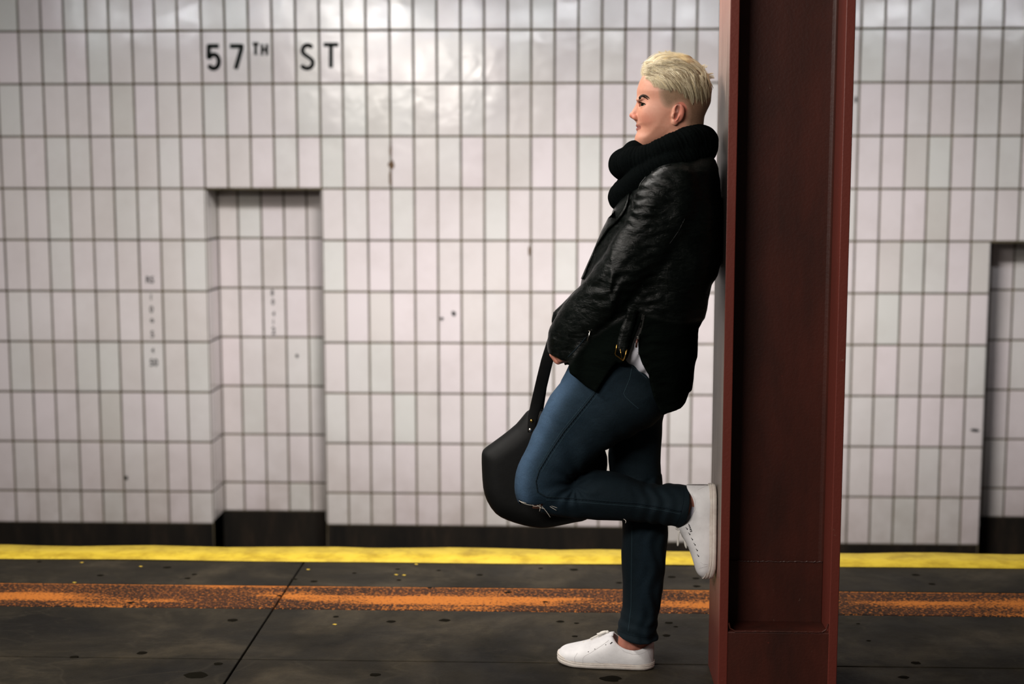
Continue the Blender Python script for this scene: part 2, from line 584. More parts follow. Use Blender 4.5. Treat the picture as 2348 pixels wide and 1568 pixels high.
# lettering on the tiles
def letter(txt, px, py, hpx, parent, y, mat, narrow=0.8, bold=0.0):
    cu = bpy.data.curves.new('letter', 'FONT')
    cu.body = txt
    cu.align_x = 'CENTER'
    cu.align_y = 'CENTER'
    cu.size = 1.0
    cu.offset = bold
    cu.resolution_u = 6
    tmp = bpy.data.objects.new('tmp', cu)
    COL.objects.link(tmp)
    bpy.context.view_layer.update()
    me = bpy.data.meshes.new_from_object(tmp)
    bpy.data.objects.remove(tmp)
    n = len(me.vertices)
    co = np.empty(n * 3, np.float32)
    me.vertices.foreach_get('co', co)
    co = co.reshape(-1, 3)
    c = P(px, py, y)
    s = (P(px, py - hpx / 2, y).z - P(px, py + hpx / 2, y).z)
    h = co[:, 1].max() - co[:, 1].min()
    k = s / h
    out = np.zeros_like(co)
    out[:, 0] = c.x + (co[:, 0] - (co[:, 0].max() + co[:, 0].min()) / 2) * k * narrow
    out[:, 2] = c.z + (co[:, 1] - (co[:, 1].max() + co[:, 1].min()) / 2) * k
    out[:, 1] = y - 0.0022
    pl = Vector(parent.location)
    out -= np.array(pl)
    me.vertices.foreach_set('co', out.ravel())
    me.update()
    o = link('letter', me, mat, parent)
    return o


def tile_at(px, py, y=YW):
    p = P(px, py, y)
    best = min((o for o in TILES.values() if abs(o.location.y - y) < 0.05), key=lambda o: (o.location - p).length)
    best.rotation_euler = (0, 0, 0)
    return best


def stroke_letter(strokes, px, py, wpx, hpx, thick, parent, y, mat):
    """sign-painter letter from round-ended strokes; coordinates 0..1 across, 0..1 down"""
    mb = MB()
    pl = Vector(parent.location)
    for st in strokes:
        pts = []
        for (u, v) in st:
            q = P(px - wpx / 2 + u * wpx, py - hpx / 2 + v * hpx, y)
            q.y = y - 0.0022
            pts.append(q - pl)
        n = len(pts)
        r = thick / 2 / 388
        for i in range(n - 1):
            a, b = pts[i], pts[i + 1]
            d = (b - a).normalized()
            nrm = Vector((-d.z, 0, d.x)) * r
            mb.add([a - nrm, b - nrm, b + nrm, a + nrm], [(0, 1, 2, 3)])
        for i, p in enumerate(pts):
            if 0 < i < n - 1:
                mb.add([p + Vector((math.cos(w) * r, -0.0001, math.sin(w) * r)) for w in [k * math.pi / 6 for k in range(12)]], [tuple(range(12))])
    return mb.build('letter', mat, parent)


def arc(cx, cy, rx, ry, a0, a1, n=14):
    return [(cx + rx * math.cos(math.radians(a0 + (a1 - a0) * i / n)), cy + ry * math.sin(math.radians(a0 + (a1 - a0) * i / n))) for i in range(n + 1)]


five = [[(0.92, 0.08), (0.12, 0.08), (0.10, 0.50), (0.22, 0.50)] + arc(0.5, 0.67, 0.42, 0.27, -130, 150, 18)]
seven = [[(0.05, 0.08), (0.93, 0.08), (0.90, 0.2), (0.48, 0.96)]]
ess = [arc(0.52, 0.27, 0.38, 0.21, -35, -200, 12) + [(0.3, 0.42), (0.7, 0.56)] + arc(0.47, 0.74, 0.43, 0.21, -25, 155, 12)]
tee = [[(0.0, 0.06), (1.0, 0.06)], [(0.5, 0.06), (0.5, 0.97)]]
aitch = [[(0.1, 0.0), (0.1, 1.0)], [(0.9, 0.0), (0.9, 1.0)], [(0.1, 0.5), (0.9, 0.5)]]
for st, px, py, w, h, th in ((five, 490, 131, 29, 60, 10.5), (seven, 541, 131, 31, 60, 10.5), (tee, 586.5, 113, 14, 28, 7), (aitch, 606.5, 114, 14, 26, 6.6), (ess, 705, 130, 31, 60, 9.5), (tee, 759, 128, 34, 58, 9.5)):
    stroke_letter(st, px, py, w, h, th, tile_at(px, py), YW, M['letter'])
for txt, px, py, h in (('RS', 344, 641, 16), ('1', 346.5, 681, 14), ('0', 347.5, 709, 16), ('9', 349, 738, 16), ('5', 349.5, 766, 16), ('4', 350.5, 803, 12), ('50', 353, 831, 17)):
    letter(txt, px, py, h, tile_at(px, py), YW, M['letter_faded'], 0.85, 0.02)
for txt, px, py, h in (('8', 624.5, 671, 14), ('0', 626, 692, 14), ('4', 627.5, 719, 12), ('1', 627, 738, 12), ('2', 627.5, 758, 17)):
    letter(txt, px, py, h, tile_at(px, py, YW + ND), YW + ND, M['letter_faded'], 0.75, 0.03)
# marks on the tiles
def blotch(px, py, rx, ry, y, mat, parent, n=14, name='stain', rot=0.0):
    c = P(px, py, y)
    mb = MB()
    vs = [(c.x, y - 0.003, c.z)]
    for k in range(n):
        a = 2 * math.pi * k / n
        q = 1 + random.uniform(-0.25, 0.25)
        u, v = rx / 388 * q * math.cos(a), ry / 388 * q * math.sin(a)
        vs.append((c.x + u * math.cos(rot) - v * math.sin(rot), y - 0.0022, c.z + u * math.sin(rot) + v * math.cos(rot)))
    mb.add(vs, [(0, 1 + k, 1 + (k + 1) % n) for k in range(n)])
    return mb.build(name, mat, parent)
for (px, py, rx, ry, m) in ((1040, 719, 5, 6, 'letter'), (1013, 731, 4, 4, 'letter_faded'), (290, 1096, 4, 5, 'letter'), (2235, 986, 9, 4, 'letter_faded'), (1962, 228, 3, 8, 'letter'),
                            (896, 345, 3, 14, 'stain'), (897, 378, 7, 10, 'stain'), (895, 408, 3, 18, 'stain'), (1214, 575, 2.5, 10, 'stain')):
    blotch(px, py, rx, ry, YW - 0.001, M[m], wall_left if px < 1500 else wall_right)
blotch(681, 816, 4, 4, YW + ND, M['letter_faded'], alcove_l)

# ---------------------------------------------------------------- platform
floor = struct('floor')
XJ = -0.918                                           # cross joint left of the person
def slab(x0, x1, y0, y1, mat, name='slab', z1=0.0):
    g = 0.003
    return MB().box(x0 + g, x1 - g, y0 + g, y1 - g, -0.10, z1).build(name, mat, floor, bevel=0.003)
xc = [XJ - 3.05 * 2, XJ - 3.05, XJ, XJ + 3.05, XJ + 6.1]
for a, b in zip(xc[:-1], xc[1:]):
    slab(a, b, 4.64, 4.935, M['concrete'])
    slab(a, b, 4.388, 4.64, M['orange'], 'painted_slab')
    slab(a, b, 3.915, 4.388, M['concrete'])
    slab(a, b, 2.4, 3.915, M['concrete'])
    slab(a, b, -2.5, 2.4, M['concrete'])
MB().box(XFAR0, XFAR1, -3, 4.93, -0.4, -0.012).build('subfloor', M['bed'], floor)
# yellow edge: uneven painted strip on the nosing
mb = MB()
n = 160
vs = []
for i in range(n + 1):
    x = XFAR0 + (XFAR1 - XFAR0) * i / n
    j0 = 4.937 + 0.006 * math.sin(x * 5.1) * math.sin(x * 1.7 + 1)
    j1 = 5.108 + 0.010 * math.sin(x * 3.3 + 0.6) * math.sin(x * 7.7) + 0.006 * math.sin(x * 11.0) + (0.016 if -0.95 < x < -0.1 else 0.0)
    vs += [(x, j0, 0.0), (x, j0 + 0.004, 0.006), (x, j1 - 0.004, 0.006), (x, j1, -0.004), (x, j1, -0.05), (x, 5.0, -0.05)]
fs = []
for i in range(n):
    for k in range(5):
        a = i * 6 + k
        fs.append((a, a + 6, a + 7, a + 1))
mb.add(vs, fs)
edge = mb.build('trim_1', M['yellow'], smooth=True)
edge['kind'] = 'structure'
MB().box(XFAR0, XFAR1, 4.94, 5.09, -1.4, -0.03).build('platform_face', M['bed'], floor)
# trodden gum and paint flecks
spots = [(383, 1301, 13), (1130 / 2.0, 1288, 10), (230, 1319, 12), (890 / 2, 1317, 9), (860 / 2, 1326, 10), (1020, 1422, 16), (912, 1305, 9), (1590 / 1.957, 1314, 8), (1790 / 1.957, 1330, 9),
         (675, 1328, 10), (720, 1333, 12), (1006, 1308, 8), (640, 1366, 9), (897, 1425, 14), (533, 1422, 16), (325, 1497, 14), (170, 1506, 12), (860, 1547, 14), (770, 1414, 9), (500, 1522, 13),
         (1316, 1306, 14), (1240, 1303, 9), (1420, 1336, 10), (1285, 1425, 12), (1322, 1429, 8), (1318, 1459, 9), (1540, 1323, 13), (1596, 1326, 12), (1597, 1344, 13), (1534, 1428, 12), (1549, 1437, 7),
         (1528, 1457, 12), (1165, 1358, 12), (1100, 1318, 11), (2100, 1318, 13), (2137, 1339, 12), (2100, 1520, 14), (1992, 1469, 7), (2072, 1553, 14), (1968, 1430, 6), (300, 1382, 10), (90, 1288, 9),
         (985, 1348, 8), (1250, 1380, 9), (450, 1548, 30), (1400, 1556, 26)]
for (px, py, r) in spots:
    c = G(px, py)
    if c.y > 4.92:
        continue
    mb = MB()
    rr = r / 760 * 0.82
    nn = 14
    vs = [(c.x, c.y, 0.0022)] + [(c.x + rr * (1 + random.uniform(-.18, .18)) * math.cos(a), c.y + rr * 0.8 * (1 + random.uniform(-.18, .18)) * math.sin(a), 0.0006) for a in [2 * math.pi * k / nn for k in range(nn)]]
    mb.add(vs, [(0, 1 + k, 1 + (k + 1) % nn) for k in range(nn)])
    mb.build('gum_spot', M['gum'], floor)
for (px, py) in ((187, 1290), (170, 1336), (706, 1306), (908, 1318), (926, 1319), (767, 1432), (322, 1299), (954, 1294)):
    c = G(px, py)
    MB().add([(c.x - .007, c.y, .001), (c.x + .004, c.y - .006, .001), (c.x + .008, c.y + .003, .001), (c.x - .002, c.y + .007, .001)], [(0, 1, 2, 3)]).build('paint_fleck', M['fleck'], floor)

# ---------------------------------------------------------------- steel column
CX0, CX1, CY0, CY1 = 0.420, 0.733, 3.66, 3.91
colr = bpy.data.objects.new('steel_column', None)
COL.objects.link(colr)
colr.location = ((CX0 + CX1) / 2, (CY0 + CY1) / 2, 0)
tag(colr, 'dark red painted steel H-section column standing on the platform behind the person', 'column')
def cpart(mb, name, mat, bevel=0.002):
    mb.v = [(v[0] - colr.location.x, v[1] - colr.location.y, v[2]) for v in mb.v]
    return mb.build(name, mat, colr, bevel=bevel)
TF = 0.024
cpart(MB().box(CX0, CX0 + TF, CY0, CY1, 0, 3.3), 'flange', M['red_worn'])['label'] = 'rubbed grey and grimy flange'
cpart(MB().box(CX1 - TF, CX1, CY0, CY1, 0, 3.3), 'flange', M['red_edge'])
cpart(MB().box(CX0 + TF, CX1 - TF, CY0 + 0.115, CY0 + 0.130, 0, 3.3), 'web', M['red'])
# the weld plate on the foot of the web and the flush cover box with a rounded inner corner line
cpart(MB().box(CX0 + TF, CX1 - TF, CY0 + 0.106, CY0 + 0.116, 0, 0.345), 'foot_plate', M['red'])
cpart(MB().box(CX0 + TF - 0.004, CX1 - TF + 0.004, CY0 + 0.0015, CY0 + 0.02, 0, 0.182), 'cover_plate', M['red'], 0.004)
cpart(MB().box(CX0 + TF, CX1 - TF, CY0 + 0.019, CY0 + 0.116, 0, 0.178), 'foot_fill', M['red'])
w = MB()
pts = []
for k in range(60):
    u = k / 59
    pts.append((CX0 + TF + 0.004 + u * (CX1 - CX0 - 2 * TF - 0.008), CY0 + 0.105, 0.3445 + random.uniform(-0.0012, 0.0012)))
w.tube(pts, [0.0012 + 0.0016 * random.random() ** 3 for _ in pts], 6)
cpart(w, 'weld_bead', M['weld'], 0)
w = MB()
pts = [(CX0 + TF + 0.002, CY0 + 0.004, 0.205), (CX0 + TF + 0.006, CY0 + 0.004, 0.190), (CX0 + TF + 0.018, CY0 + 0.003, 0.183)]
pts += [(CX0 + TF + 0.018 + u * (CX1 - CX0 - 2 * TF - 0.036), CY0 + 0.002, 0.1825 + random.uniform(-.0006, .0006)) for u in [k / 40 for k in range(41)]]
pts += [(CX1 - TF - 0.006, CY0 + 0.004, 0.190), (CX1 - TF - 0.002, CY0 + 0.004, 0.205)]
w.tube(pts, 0.0022, 6)
cpart(w, 'weld_bead', M['red'], 0)
for s in (0, 1):   # fillets between web and flanges
    xx = CX0 + TF if s == 0 else CX1 - TF
    d = 0.012 if s == 0 else -0.012
    vs = []
    for z in (0.345, 3.3):
        for k in range(5):
            a = math.pi / 2 * k / 4
            vs.append((xx + d * (1 - math.sin(a)), CY0 + 0.115 - 0.012 * (1 - math.cos(a)), z))
    fs = [(k, k + 1, 6 + k, 5 + k) for k in range(4)]
    cpart(MB().add(vs, fs), 'fillet', M['red'], 0)

# ================================================================ implicit-surface modelling
def S(x):
    return np.asarray(x, np.float32)


def smin(a, b, k):
    h = np.clip(0.5 + 0.5 * (b - a) / k, 0, 1)
    return b + (a - b) * h - k * h * (1 - h)


def axis(bands):
    """bands: list of (from, to, step), contiguous"""
    out = []
    for a, b, s in bands:
        n = max(1, int(round((b - a) / s)))
        out += [a + (b - a) * i / n for i in range(n)]
    out.append(bands[-1][1])
    return S(out)


class Field:
    def __init__(self, xs, ys, zs):
        self.xs, self.ys, self.zs = xs, ys, zs
        self.F = np.full((len(xs), len(ys), len(zs)), 0.05, np.float32)

    def sub(self, lo, hi):
        sl = []
        for ax, a, b in zip((self.xs, self.ys, self.zs), lo, hi):
            i0 = max(0, int(np.searchsorted(ax, a)) - 1)
            i1 = min(len(ax), int(np.searchsorted(ax, b)) + 1)
            sl.append(slice(i0, max(i0 + 1, i1)))
        return tuple(sl)

    def grid(self, sl):
        return (self.xs[sl[0]][:, None, None], self.ys[sl[1]][None, :, None], self.zs[sl[2]][None, None, :])

    def add(self, fn, lo, hi, k=0.01, mode='union', pad=0.02):
        pad = max(pad, 1.6 * k) if pad else 0
        lo = [a - pad for a in lo]
        hi = [a + pad for a in hi]
        sl = self.sub(lo, hi)
        d = fn(*self.grid(sl)).astype(np.float32)
        cur = self.F[sl]
        if mode == 'union':
            self.F[sl] = smin(cur, d, k) if k > 0 else np.minimum(cur, d)
        elif mode == 'cut':
            self.F[sl] = -smin(-cur, d, k) if k > 0 else np.maximum(cur, -d)
        elif mode == 'keep':
            self.F[sl] = -smin(-cur, -d, k) if k > 0 else np.maximum(cur, d)
        return self

    def cap(self, a, b, ra, rb=None, k=0.01, mode='union', ribs=None):
        a, b = np.array(a, np.float64), np.array(b, np.float64)
        rb = ra if rb is None else rb
        ab = b - a
        L2 = float(ab @ ab) + 1e-12
        r = max(ra, rb)

        def fn(x, y, z):
            t = np.clip(((x - a[0]) * ab[0] + (y - a[1]) * ab[1] + (z - a[2]) * ab[2]) / L2, 0, 1)
            d = np.sqrt((x - a[0] - t * ab[0]) ** 2 + (y - a[1] - t * ab[1]) ** 2 + (z - a[2] - t * ab[2]) ** 2)
            rr = ra + t * (rb - ra)
            if ribs:
                rr = rr + ribs[1] * np.cos(2 * np.pi * (t * math.sqrt(L2) + ribs[2]) / ribs[0])
            return d - rr
        return self.add(fn, np.minimum(a, b) - r, np.maximum(a, b) + r, k, mode)

    def chain(self, pts, k=0.01, ribs=None):
        s = 0.0
        for (a, ra), (b, rb) in zip(pts[:-1], pts[1:]):
            self.cap(a, b, ra, rb, k, ribs=(ribs[0], ribs[1], s) if ribs else None)
            s += (Vector(b) - Vector(a)).length
        return self

    def ell(self, c, r, k=0.01, mode='union', rot=None):
        c, r = np.array(c, float), np.array(r, float)
        R = np.array(rot.to_matrix().transposed()) if rot is not None else np.eye(3)
        m = float(r.max())

        def fn(x, y, z):
            dx, dy, dz = x - c[0], y - c[1], z - c[2]
            u = R[0, 0] * dx + R[0, 1] * dy + R[0, 2] * dz
            v = R[1, 0] * dx + R[1, 1] * dy + R[1, 2] * dz
            w = R[2, 0] * dx + R[2, 1] * dy + R[2, 2] * dz
            k0 = np.sqrt((u / r[0]) ** 2 + (v / r[1]) ** 2 + (w / r[2]) ** 2)
            k1 = np.sqrt((u / r[0] ** 2) ** 2 + (v / r[1] ** 2) ** 2 + (w / r[2] ** 2) ** 2) + 1e-9
            return k0 * (k0 - 1) / k1
        return self.add(fn, c - m, c + m, k, mode)

    def poly(self, pts, yc, W, R, k=0.01, mode='union', p=2.2, smooth=0.02, Yp=None):
        """round body whose side outline is the polygon: half depth W(x, z) reached R inside the outline"""
        w2 = [(v.x, v.z) for v in pts]
        q = np.array(w2)
        yfar = 0.30
        lo = (q[:, 0].min(), 3.3, q[:, 1].min())
        hi = (q[:, 0].max(), 4.4, q[:, 1].max())
        lo = [a - 0.02 for a in lo]
        hi = [a + 0.02 for a in hi]
        sl = self.sub(lo, hi)
        x2, z2 = np.meshgrid(self.xs[sl[0]], self.zs[sl[2]], indexing='ij')
        d = polydist(q, x2, z2)
        if smooth:
            db = blur2(np.minimum(d, R), self.xs, 3)
            t = np.clip(d / smooth, 0, 1)
            d = np.where(d > 0, d * (1 - t) + db * t, d)
        u = np.maximum(R - d, 0) / R
        Wv = W(x2, z2) if callable(W) else W
        yv = yc(x2, z2) if callable(yc) else yc
        u3 = u[:, None, :]
        Wv3 = Wv[:, None, :] if hasattr(Wv, 'shape') and np.ndim(Wv) == 2 else Wv
        yv3 = yv[:, None, :] if hasattr(yv, 'shape') and np.ndim(yv) == 2 else yv
        y = self.ys[sl[1]][None, :, None]
        rr = (u3 ** p + (np.abs(y - yv3) / Wv3) ** p) ** (1 / p) - 1
        dd = (rr * np.minimum(R, Wv3)).astype(np.float32)
        cur = self.F[sl]
        if mode == 'union':
            self.F[sl] = smin(cur, dd, k)
        elif mode == 'cut':
            self.F[sl] = -smin(-cur, dd, k)
        return self

    def polycut(self, pts, y0, y1, k=0.004):
        """remove a prism with the given side outline between two depths"""
        q = np.array([(v.x, v.z) for v in pts])
        lo = (q[:, 0].min(), y0, q[:, 1].min())
        hi = (q[:, 0].max(), y1, q[:, 1].max())

        def fn(x, y, z):
            x2, z2 = np.meshgrid(x.ravel(), z.ravel(), indexing='ij')
            d = -polydist(q, x2, z2)[:, None, :]
            return np.maximum(d, np.maximum(y0 - y, y - y1))
        return self.add(fn, lo, hi, k, 'cut')

    def half(self, p0, nrm, k=0.003, lo=None, hi=None):
        """remove everything on the side the normal points to (within the box)"""
        n = np.array(Vector(nrm).normalized())
        p0 = np.array(p0)
        if lo is None:
            lo = (self.xs[0], self.ys[0], self.zs[0])
            hi = (self.xs[-1], self.ys[-1], self.zs[-1])
        return self.add(lambda x, y, z: -((x - p0[0]) * n[0] + (y - p0[1]) * n[1] + (z - p0[2]) * n[2]), lo, hi, k, 'cut', 0)

    def warp(self, fn):
        x, y, z = self.xs[:, None, None], self.ys[None, :, None], self.zs[None, None, :]
        self.F += fn(x, y, z).astype(np.float32)
        return self

    def mesh(self):
        F = self.F
        F[0], F[-1] = 0.05, 0.05
        F[:, 0], F[:, -1] = 0.05, 0.05
        F[:, :, 0], F[:, :, -1] = 0.05, 0.05
        s = F < 0
        nx, ny, nz = s.shape
        cnt = np.zeros((nx - 1, ny - 1, nz - 1), np.uint8)
        for i in (0, 1):
            for j in (0, 1):
                for k in (0, 1):
                    cnt += s[i:nx - 1 + i, j:ny - 1 + j, k:nz - 1 + k]
        act = (cnt > 0) & (cnt < 8)
        I, J, K = np.nonzero(act)
        idx = np.full(act.shape, -1, np.int32)
        idx[I, J, K] = np.arange(len(I))
        pos = np.zeros((len(I), 3))
        wt = np.zeros(len(I))
        ax = (self.xs, self.ys, self.zs)
        corners = [(i, j, k) for i in (0, 1) for j in (0, 1) for k in (0, 1)]
        for a in corners:
            for b in corners:
                if sum(b) - sum(a) == 1 and all(bb >= aa for aa, bb in zip(a, b)):
                    fa = F[I + a[0], J + a[1], K + a[2]].astype(float)
                    fb = F[I + b[0], J + b[1], K + b[2]].astype(float)
                    m = (fa < 0) != (fb < 0)
                    t = np.where(m, fa / np.where(m, fa - fb, 1), 0)
                    for c, (q, base) in enumerate(zip(ax, (I, J, K))):
                        pa = q[base + a[c]]
                        pb = q[base + b[c]]
                        pos[:, c] += np.where(m, pa + t * (pb - pa), 0)
                    wt += m
        pos /= wt[:, None]
        quads = []
        for axn in range(3):
            sa = [slice(1, -1)] * 3
            sb = [slice(1, -1)] * 3
            sa[axn] = slice(0, -1)
            sb[axn] = slice(1, None)
            A, B = s[tuple(sa)], s[tuple(sb)]
            for inside, A_, B_ in ((True, A, B), (False, B, A)):
                ii = np.array(np.nonzero(A_ & ~B_))
                if ii.shape[1] == 0:
                    continue
                off = [1, 1, 1]
                off[axn] = 0
                g = [ii[c] + off[c] for c in range(3)]
                o1, o2 = [(1, 2), (2, 0), (0, 1)][axn]
                def at(d1, d2):
                    h = list(g)
                    h[o1] = g[o1] + d1
                    h[o2] = g[o2] + d2
                    return idx[h[0], h[1], h[2]]
                q = np.stack([at(-1, -1), at(0, -1), at(0, 0), at(-1, 0)], 1)
                if not inside:
                    q = q[:, ::-1]
                quads.append(q)
        Q = np.concatenate(quads)
        Q = Q[(Q >= 0).all(1)]
        return pos, Q


def polydist(q, x, z):
    """signed distance to a closed polygon, positive inside"""
    d = np.full(x.shape, 1e9)
    inside = np.zeros(x.shape, bool)
    n = len(q)
    for i in range(n):
        a, b = q[i], q[(i + 1) % n]
        e = b - a
        t = np.clip(((x - a[0]) * e[0] + (z - a[1]) * e[1]) / (e @ e + 1e-12), 0, 1)
        d = np.minimum(d, (x - a[0] - t * e[0]) ** 2 + (z - a[1] - t * e[1]) ** 2)
        c = ((a[1] > z) != (b[1] > z))
        with np.errstate(divide='ignore', invalid='ignore'):
            xi = a[0] + (z - a[1]) * e[0] / (e[1] if abs(e[1]) > 1e-12 else 1e-12)
        inside ^= c & (x < xi)
    d = np.sqrt(d)
    return np.where(inside, d, -d)


def blur2(a, xs, it):
    for _ in range(it):
        p = np.pad(a, 2, mode='edge')
        a = (p[:-4, 2:-2] + p[4:, 2:-2] + p[2:-2, :-4] + p[2:-2, 4:] + p[1:-3, 2:-2] + p[3:-1, 2:-2] + p[2:-2, 1:-3] + p[2:-2, 3:-1] + p[2:-2, 2:-2]) / 9
    return a


def spline(pts, n=8):
    """closed smooth polygon through pixel points"""
    out = []
    m = len(pts)
    for i in range(m):
        p0, p1, p2, p3 = [np.array(pts[(i + k - 1) % m], float) for k in range(4)]
        for j in range(n):
            t = j / n
            out.append(tuple(0.5 * ((2 * p1) + (-p0 + p2) * t + (2 * p0 - 5 * p1 + 4 * p2 - p3) * t * t + (-p0 + 3 * p1 - 3 * p2 + p3) * t ** 3)))
    return out


def W3(pts, Y=3.80, smooth=3):
    if smooth:
        pts = spline(pts, smooth)
    return [P(a, b, Y) for a, b in pts]


def crinkle(x, y, z, seed, scale, amp, stretch=(1, 1, 1), n=7):
    r = np.random.default_rng(seed)
    out = 0
    for i in range(n):
        k = r.normal(size=3) * np.array(stretch) * scale * (0.6 + 0.25 * i)
        ph = r.uniform(0, 6.28, 2)
        k2 = r.normal(size=3) * scale * 0.5
        out = out + np.sin(x * k[0] + y * k[1] + z * k[2] + ph[0] + 1.4 * np.sin(x * k2[0] + y * k2[1] + z * k2[2] + ph[1])) / (1 + 0.35 * i)
    return out * amp / 2.2


def vcolor(me, cols, name='Col'):
    a = me.attributes.new(name, 'FLOAT_COLOR', 'POINT')
    c = np.ones((len(cols), 4), np.float32)
    c[:, :3] = cols
    a.data.foreach_set('color', c.ravel())


YC = 3.80                     # depth of the person's middle plane
YN, YF = 3.745, 3.885         # depths of the raised (near) and standing (far) leg


def H(cx, cy, Y=YC):          # head close-up coordinates to a point
    return P(1380 + cx / 4.612, 90 + cy / 4.612, Y)


# ---------------------------------------------------------------- materials of the figure
t = Mat('skin', rough=0.5, spec=0.4)
at = t.n('ShaderNodeAttribute', attribute_name='Col')
oc = t.coord()
mott = t.ramp(t.noise(oc, 130, 5, 0.75), [(0.3, srgb(120, 108, 104)), (0.7, srgb(140, 138, 138))])
t.color(t.mix(0.5, at.outputs['Color'], mott, 'OVERLAY'))
t.b.inputs['Subsurface Weight'].default_value = 0.05
t.b.inputs['Subsurface Radius'].default_value = (0.012, 0.005, 0.003)
t.b.inputs['Subsurface Scale'].default_value = 0.6
t.bump(t.noise(oc, 700, 3, 0.6), 0.12, 0.0006)
M['skin'] = t.m
t = Mat('bleached_hair', rough=0.42, spec=0.5)
at = t.n('ShaderNodeAttribute', attribute_name='Col')
t.color(at.outputs['Color'])
M['hair'] = t.m
t = Mat('black_leather', rough=0.34, spec=0.24)
oc = t.coord()
n1 = t.noise(t.coord((1, 1, 1.6)), 55, 6, 0.62, 0.5)
fur = t.sep(t.n('ShaderNodeAttribute', attribute_name='Col').outputs['Color'])[0]      # 1 where the fleece lining shows
t.color(t.mix(fur, t.ramp(n1, [(0.3, srgb(5, 8, 7)), (0.7, srgb(11, 15, 13))]), srgb(9, 13, 11)))
t.rough(t.mix(fur, t.ramp(n1, [(0.35, 0.27), (0.7, 0.45)]), (0.95, 0.95, 0.95, 1)))
t.l(t.math('SUBTRACT', 0.16, t.math('MULTIPLY', fur, 0.16)), t.b.inputs['Specular IOR Level'])
t.bump(n1, 0.5, 0.0035)
t.bump(t.noise(oc, 480, 3, 0.6), 0.3, 0.0006)
t.bump(t.noise(t.coord((1, 1, 2.6), rot=(0, 0.6, 0)), 16, 3, 0.5, 0.8), 0.5, 0.008)
M['leather'] = t.m
t = Mat('black_bag_leather', rough=0.62, spec=0.22)
oc = t.coord()
t.color(t.ramp(t.noise(oc, 8, 4), [(0.3, srgb(9, 10, 10)), (0.7, srgb(15, 15, 15))]))
t.bump(t.noise(oc, 300, 3), 0.2, 0.0008)
t.bump(t.noise(oc, 9, 3), 0.3, 0.006)
M['bag'] = t.m
t = Mat('black_knit', rough=0.95, spec=0.02)
oc = t.coord()
t.color(t.ramp(t.noise(oc, 260, 4, 0.7), [(0.3, srgb(3, 5, 5)), (0.75, srgb(10, 14, 14))]))
t.b.inputs['Sheen Weight'].default_value = 0.0
t.bump(t.noise(oc, 330, 4, 0.7), 0.9, 0.003)
M['knit'] = t.m
t = Mat('black_shearling', srgb(7, 8, 8), 0.98, spec=0.08)
t.bump(t.noise(t.coord(), 240, 5, 0.7), 0.9, 0.003)
M['shearling'] = t.m
t = Mat('dark_blue_denim', rough=0.85, spec=0.2)
oc = t.coord()
at = t.n('ShaderNodeAttribute', attribute_name='Col')
wv = t.noise(t.coord((1, 1, 0.25)), 700, 3, 0.6)
c = t.mix(0.6, at.outputs['Color'], t.ramp(wv, [(0.3, srgb(95, 95, 95)), (0.7, srgb(165, 165, 165))]), 'OVERLAY')
c = t.mix(0.45, c, t.ramp(t.noise(oc, 30, 5, 0.7), [(0.3, srgb(100, 100, 100)), (0.7, srgb(150, 150, 150))]), 'OVERLAY')
t.color(c)
t.bump(wv, 0.4, 0.0008)
t.bump(t.noise(t.coord((1, 1, 1.5)), 28, 4, 0.55, 0.6), 0.35, 0.005)
M['denim'] = t.m
M['denim_seam'] = Mat('dark_denim_seam', srgb(17, 29, 36), 0.9, spec=0.15).m
M['thread_dark'] = Mat('stitch_thread', srgb(52, 70, 78), 0.9, spec=0.1).m
M['thread_white'] = Mat('frayed_thread', srgb(206, 200, 190), 0.9, spec=0.1).m
t = Mat('white_leather', rough=0.45, spec=0.4)
oc = t.coord()
t.color(t.ramp(t.noise(oc, 14, 5, 0.65), [(0.3, srgb(222, 220, 222)), (0.6, srgb(240, 239, 240))]))
t.bump(t.noise(oc, 60, 5, 0.6, 0.6), 0.25, 0.002)
M['shoe'] = t.m
t = Mat('white_rubber', rough=0.6, spec=0.3)
t.color(t.ramp(t.noise(t.coord((1, 1, 1)), 30, 5, 0.7), [(0.3, srgb(206, 194, 186)), (0.65, srgb(234, 228, 220))]))
M['rubber'] = t.m
M['lace'] = Mat('white_lace', srgb(232, 228, 220), 0.9, spec=0.1).m
M['sock'] = Mat('white_sock', srgb(214, 212, 228), 0.95, spec=0.1).m
M['shirt'] = Mat('white_cotton', srgb(226, 226, 236), 0.95, spec=0.1).m
M['silver'] = Mat('polished_steel', srgb(200, 196, 190), 0.25, metal=1.0).m
M['brass'] = Mat('brass', srgb(190, 150, 80), 0.25, metal=1.0).m
M['eyelet'] = Mat('black_eyelet', srgb(16, 16, 18), 0.5).m
M['eye_white'] = Mat('eye_white', srgb(196, 186, 180), 0.15).m
M['iris'] = Mat('grey_green_iris', srgb(64, 62, 50), 0.15).m
M['pupil'] = Mat('pupil', srgb(6, 6, 6), 0.1).m
M['brow'] = Mat('dark_brow_hair', srgb(30, 20, 14), 0.95, spec=0.0).m

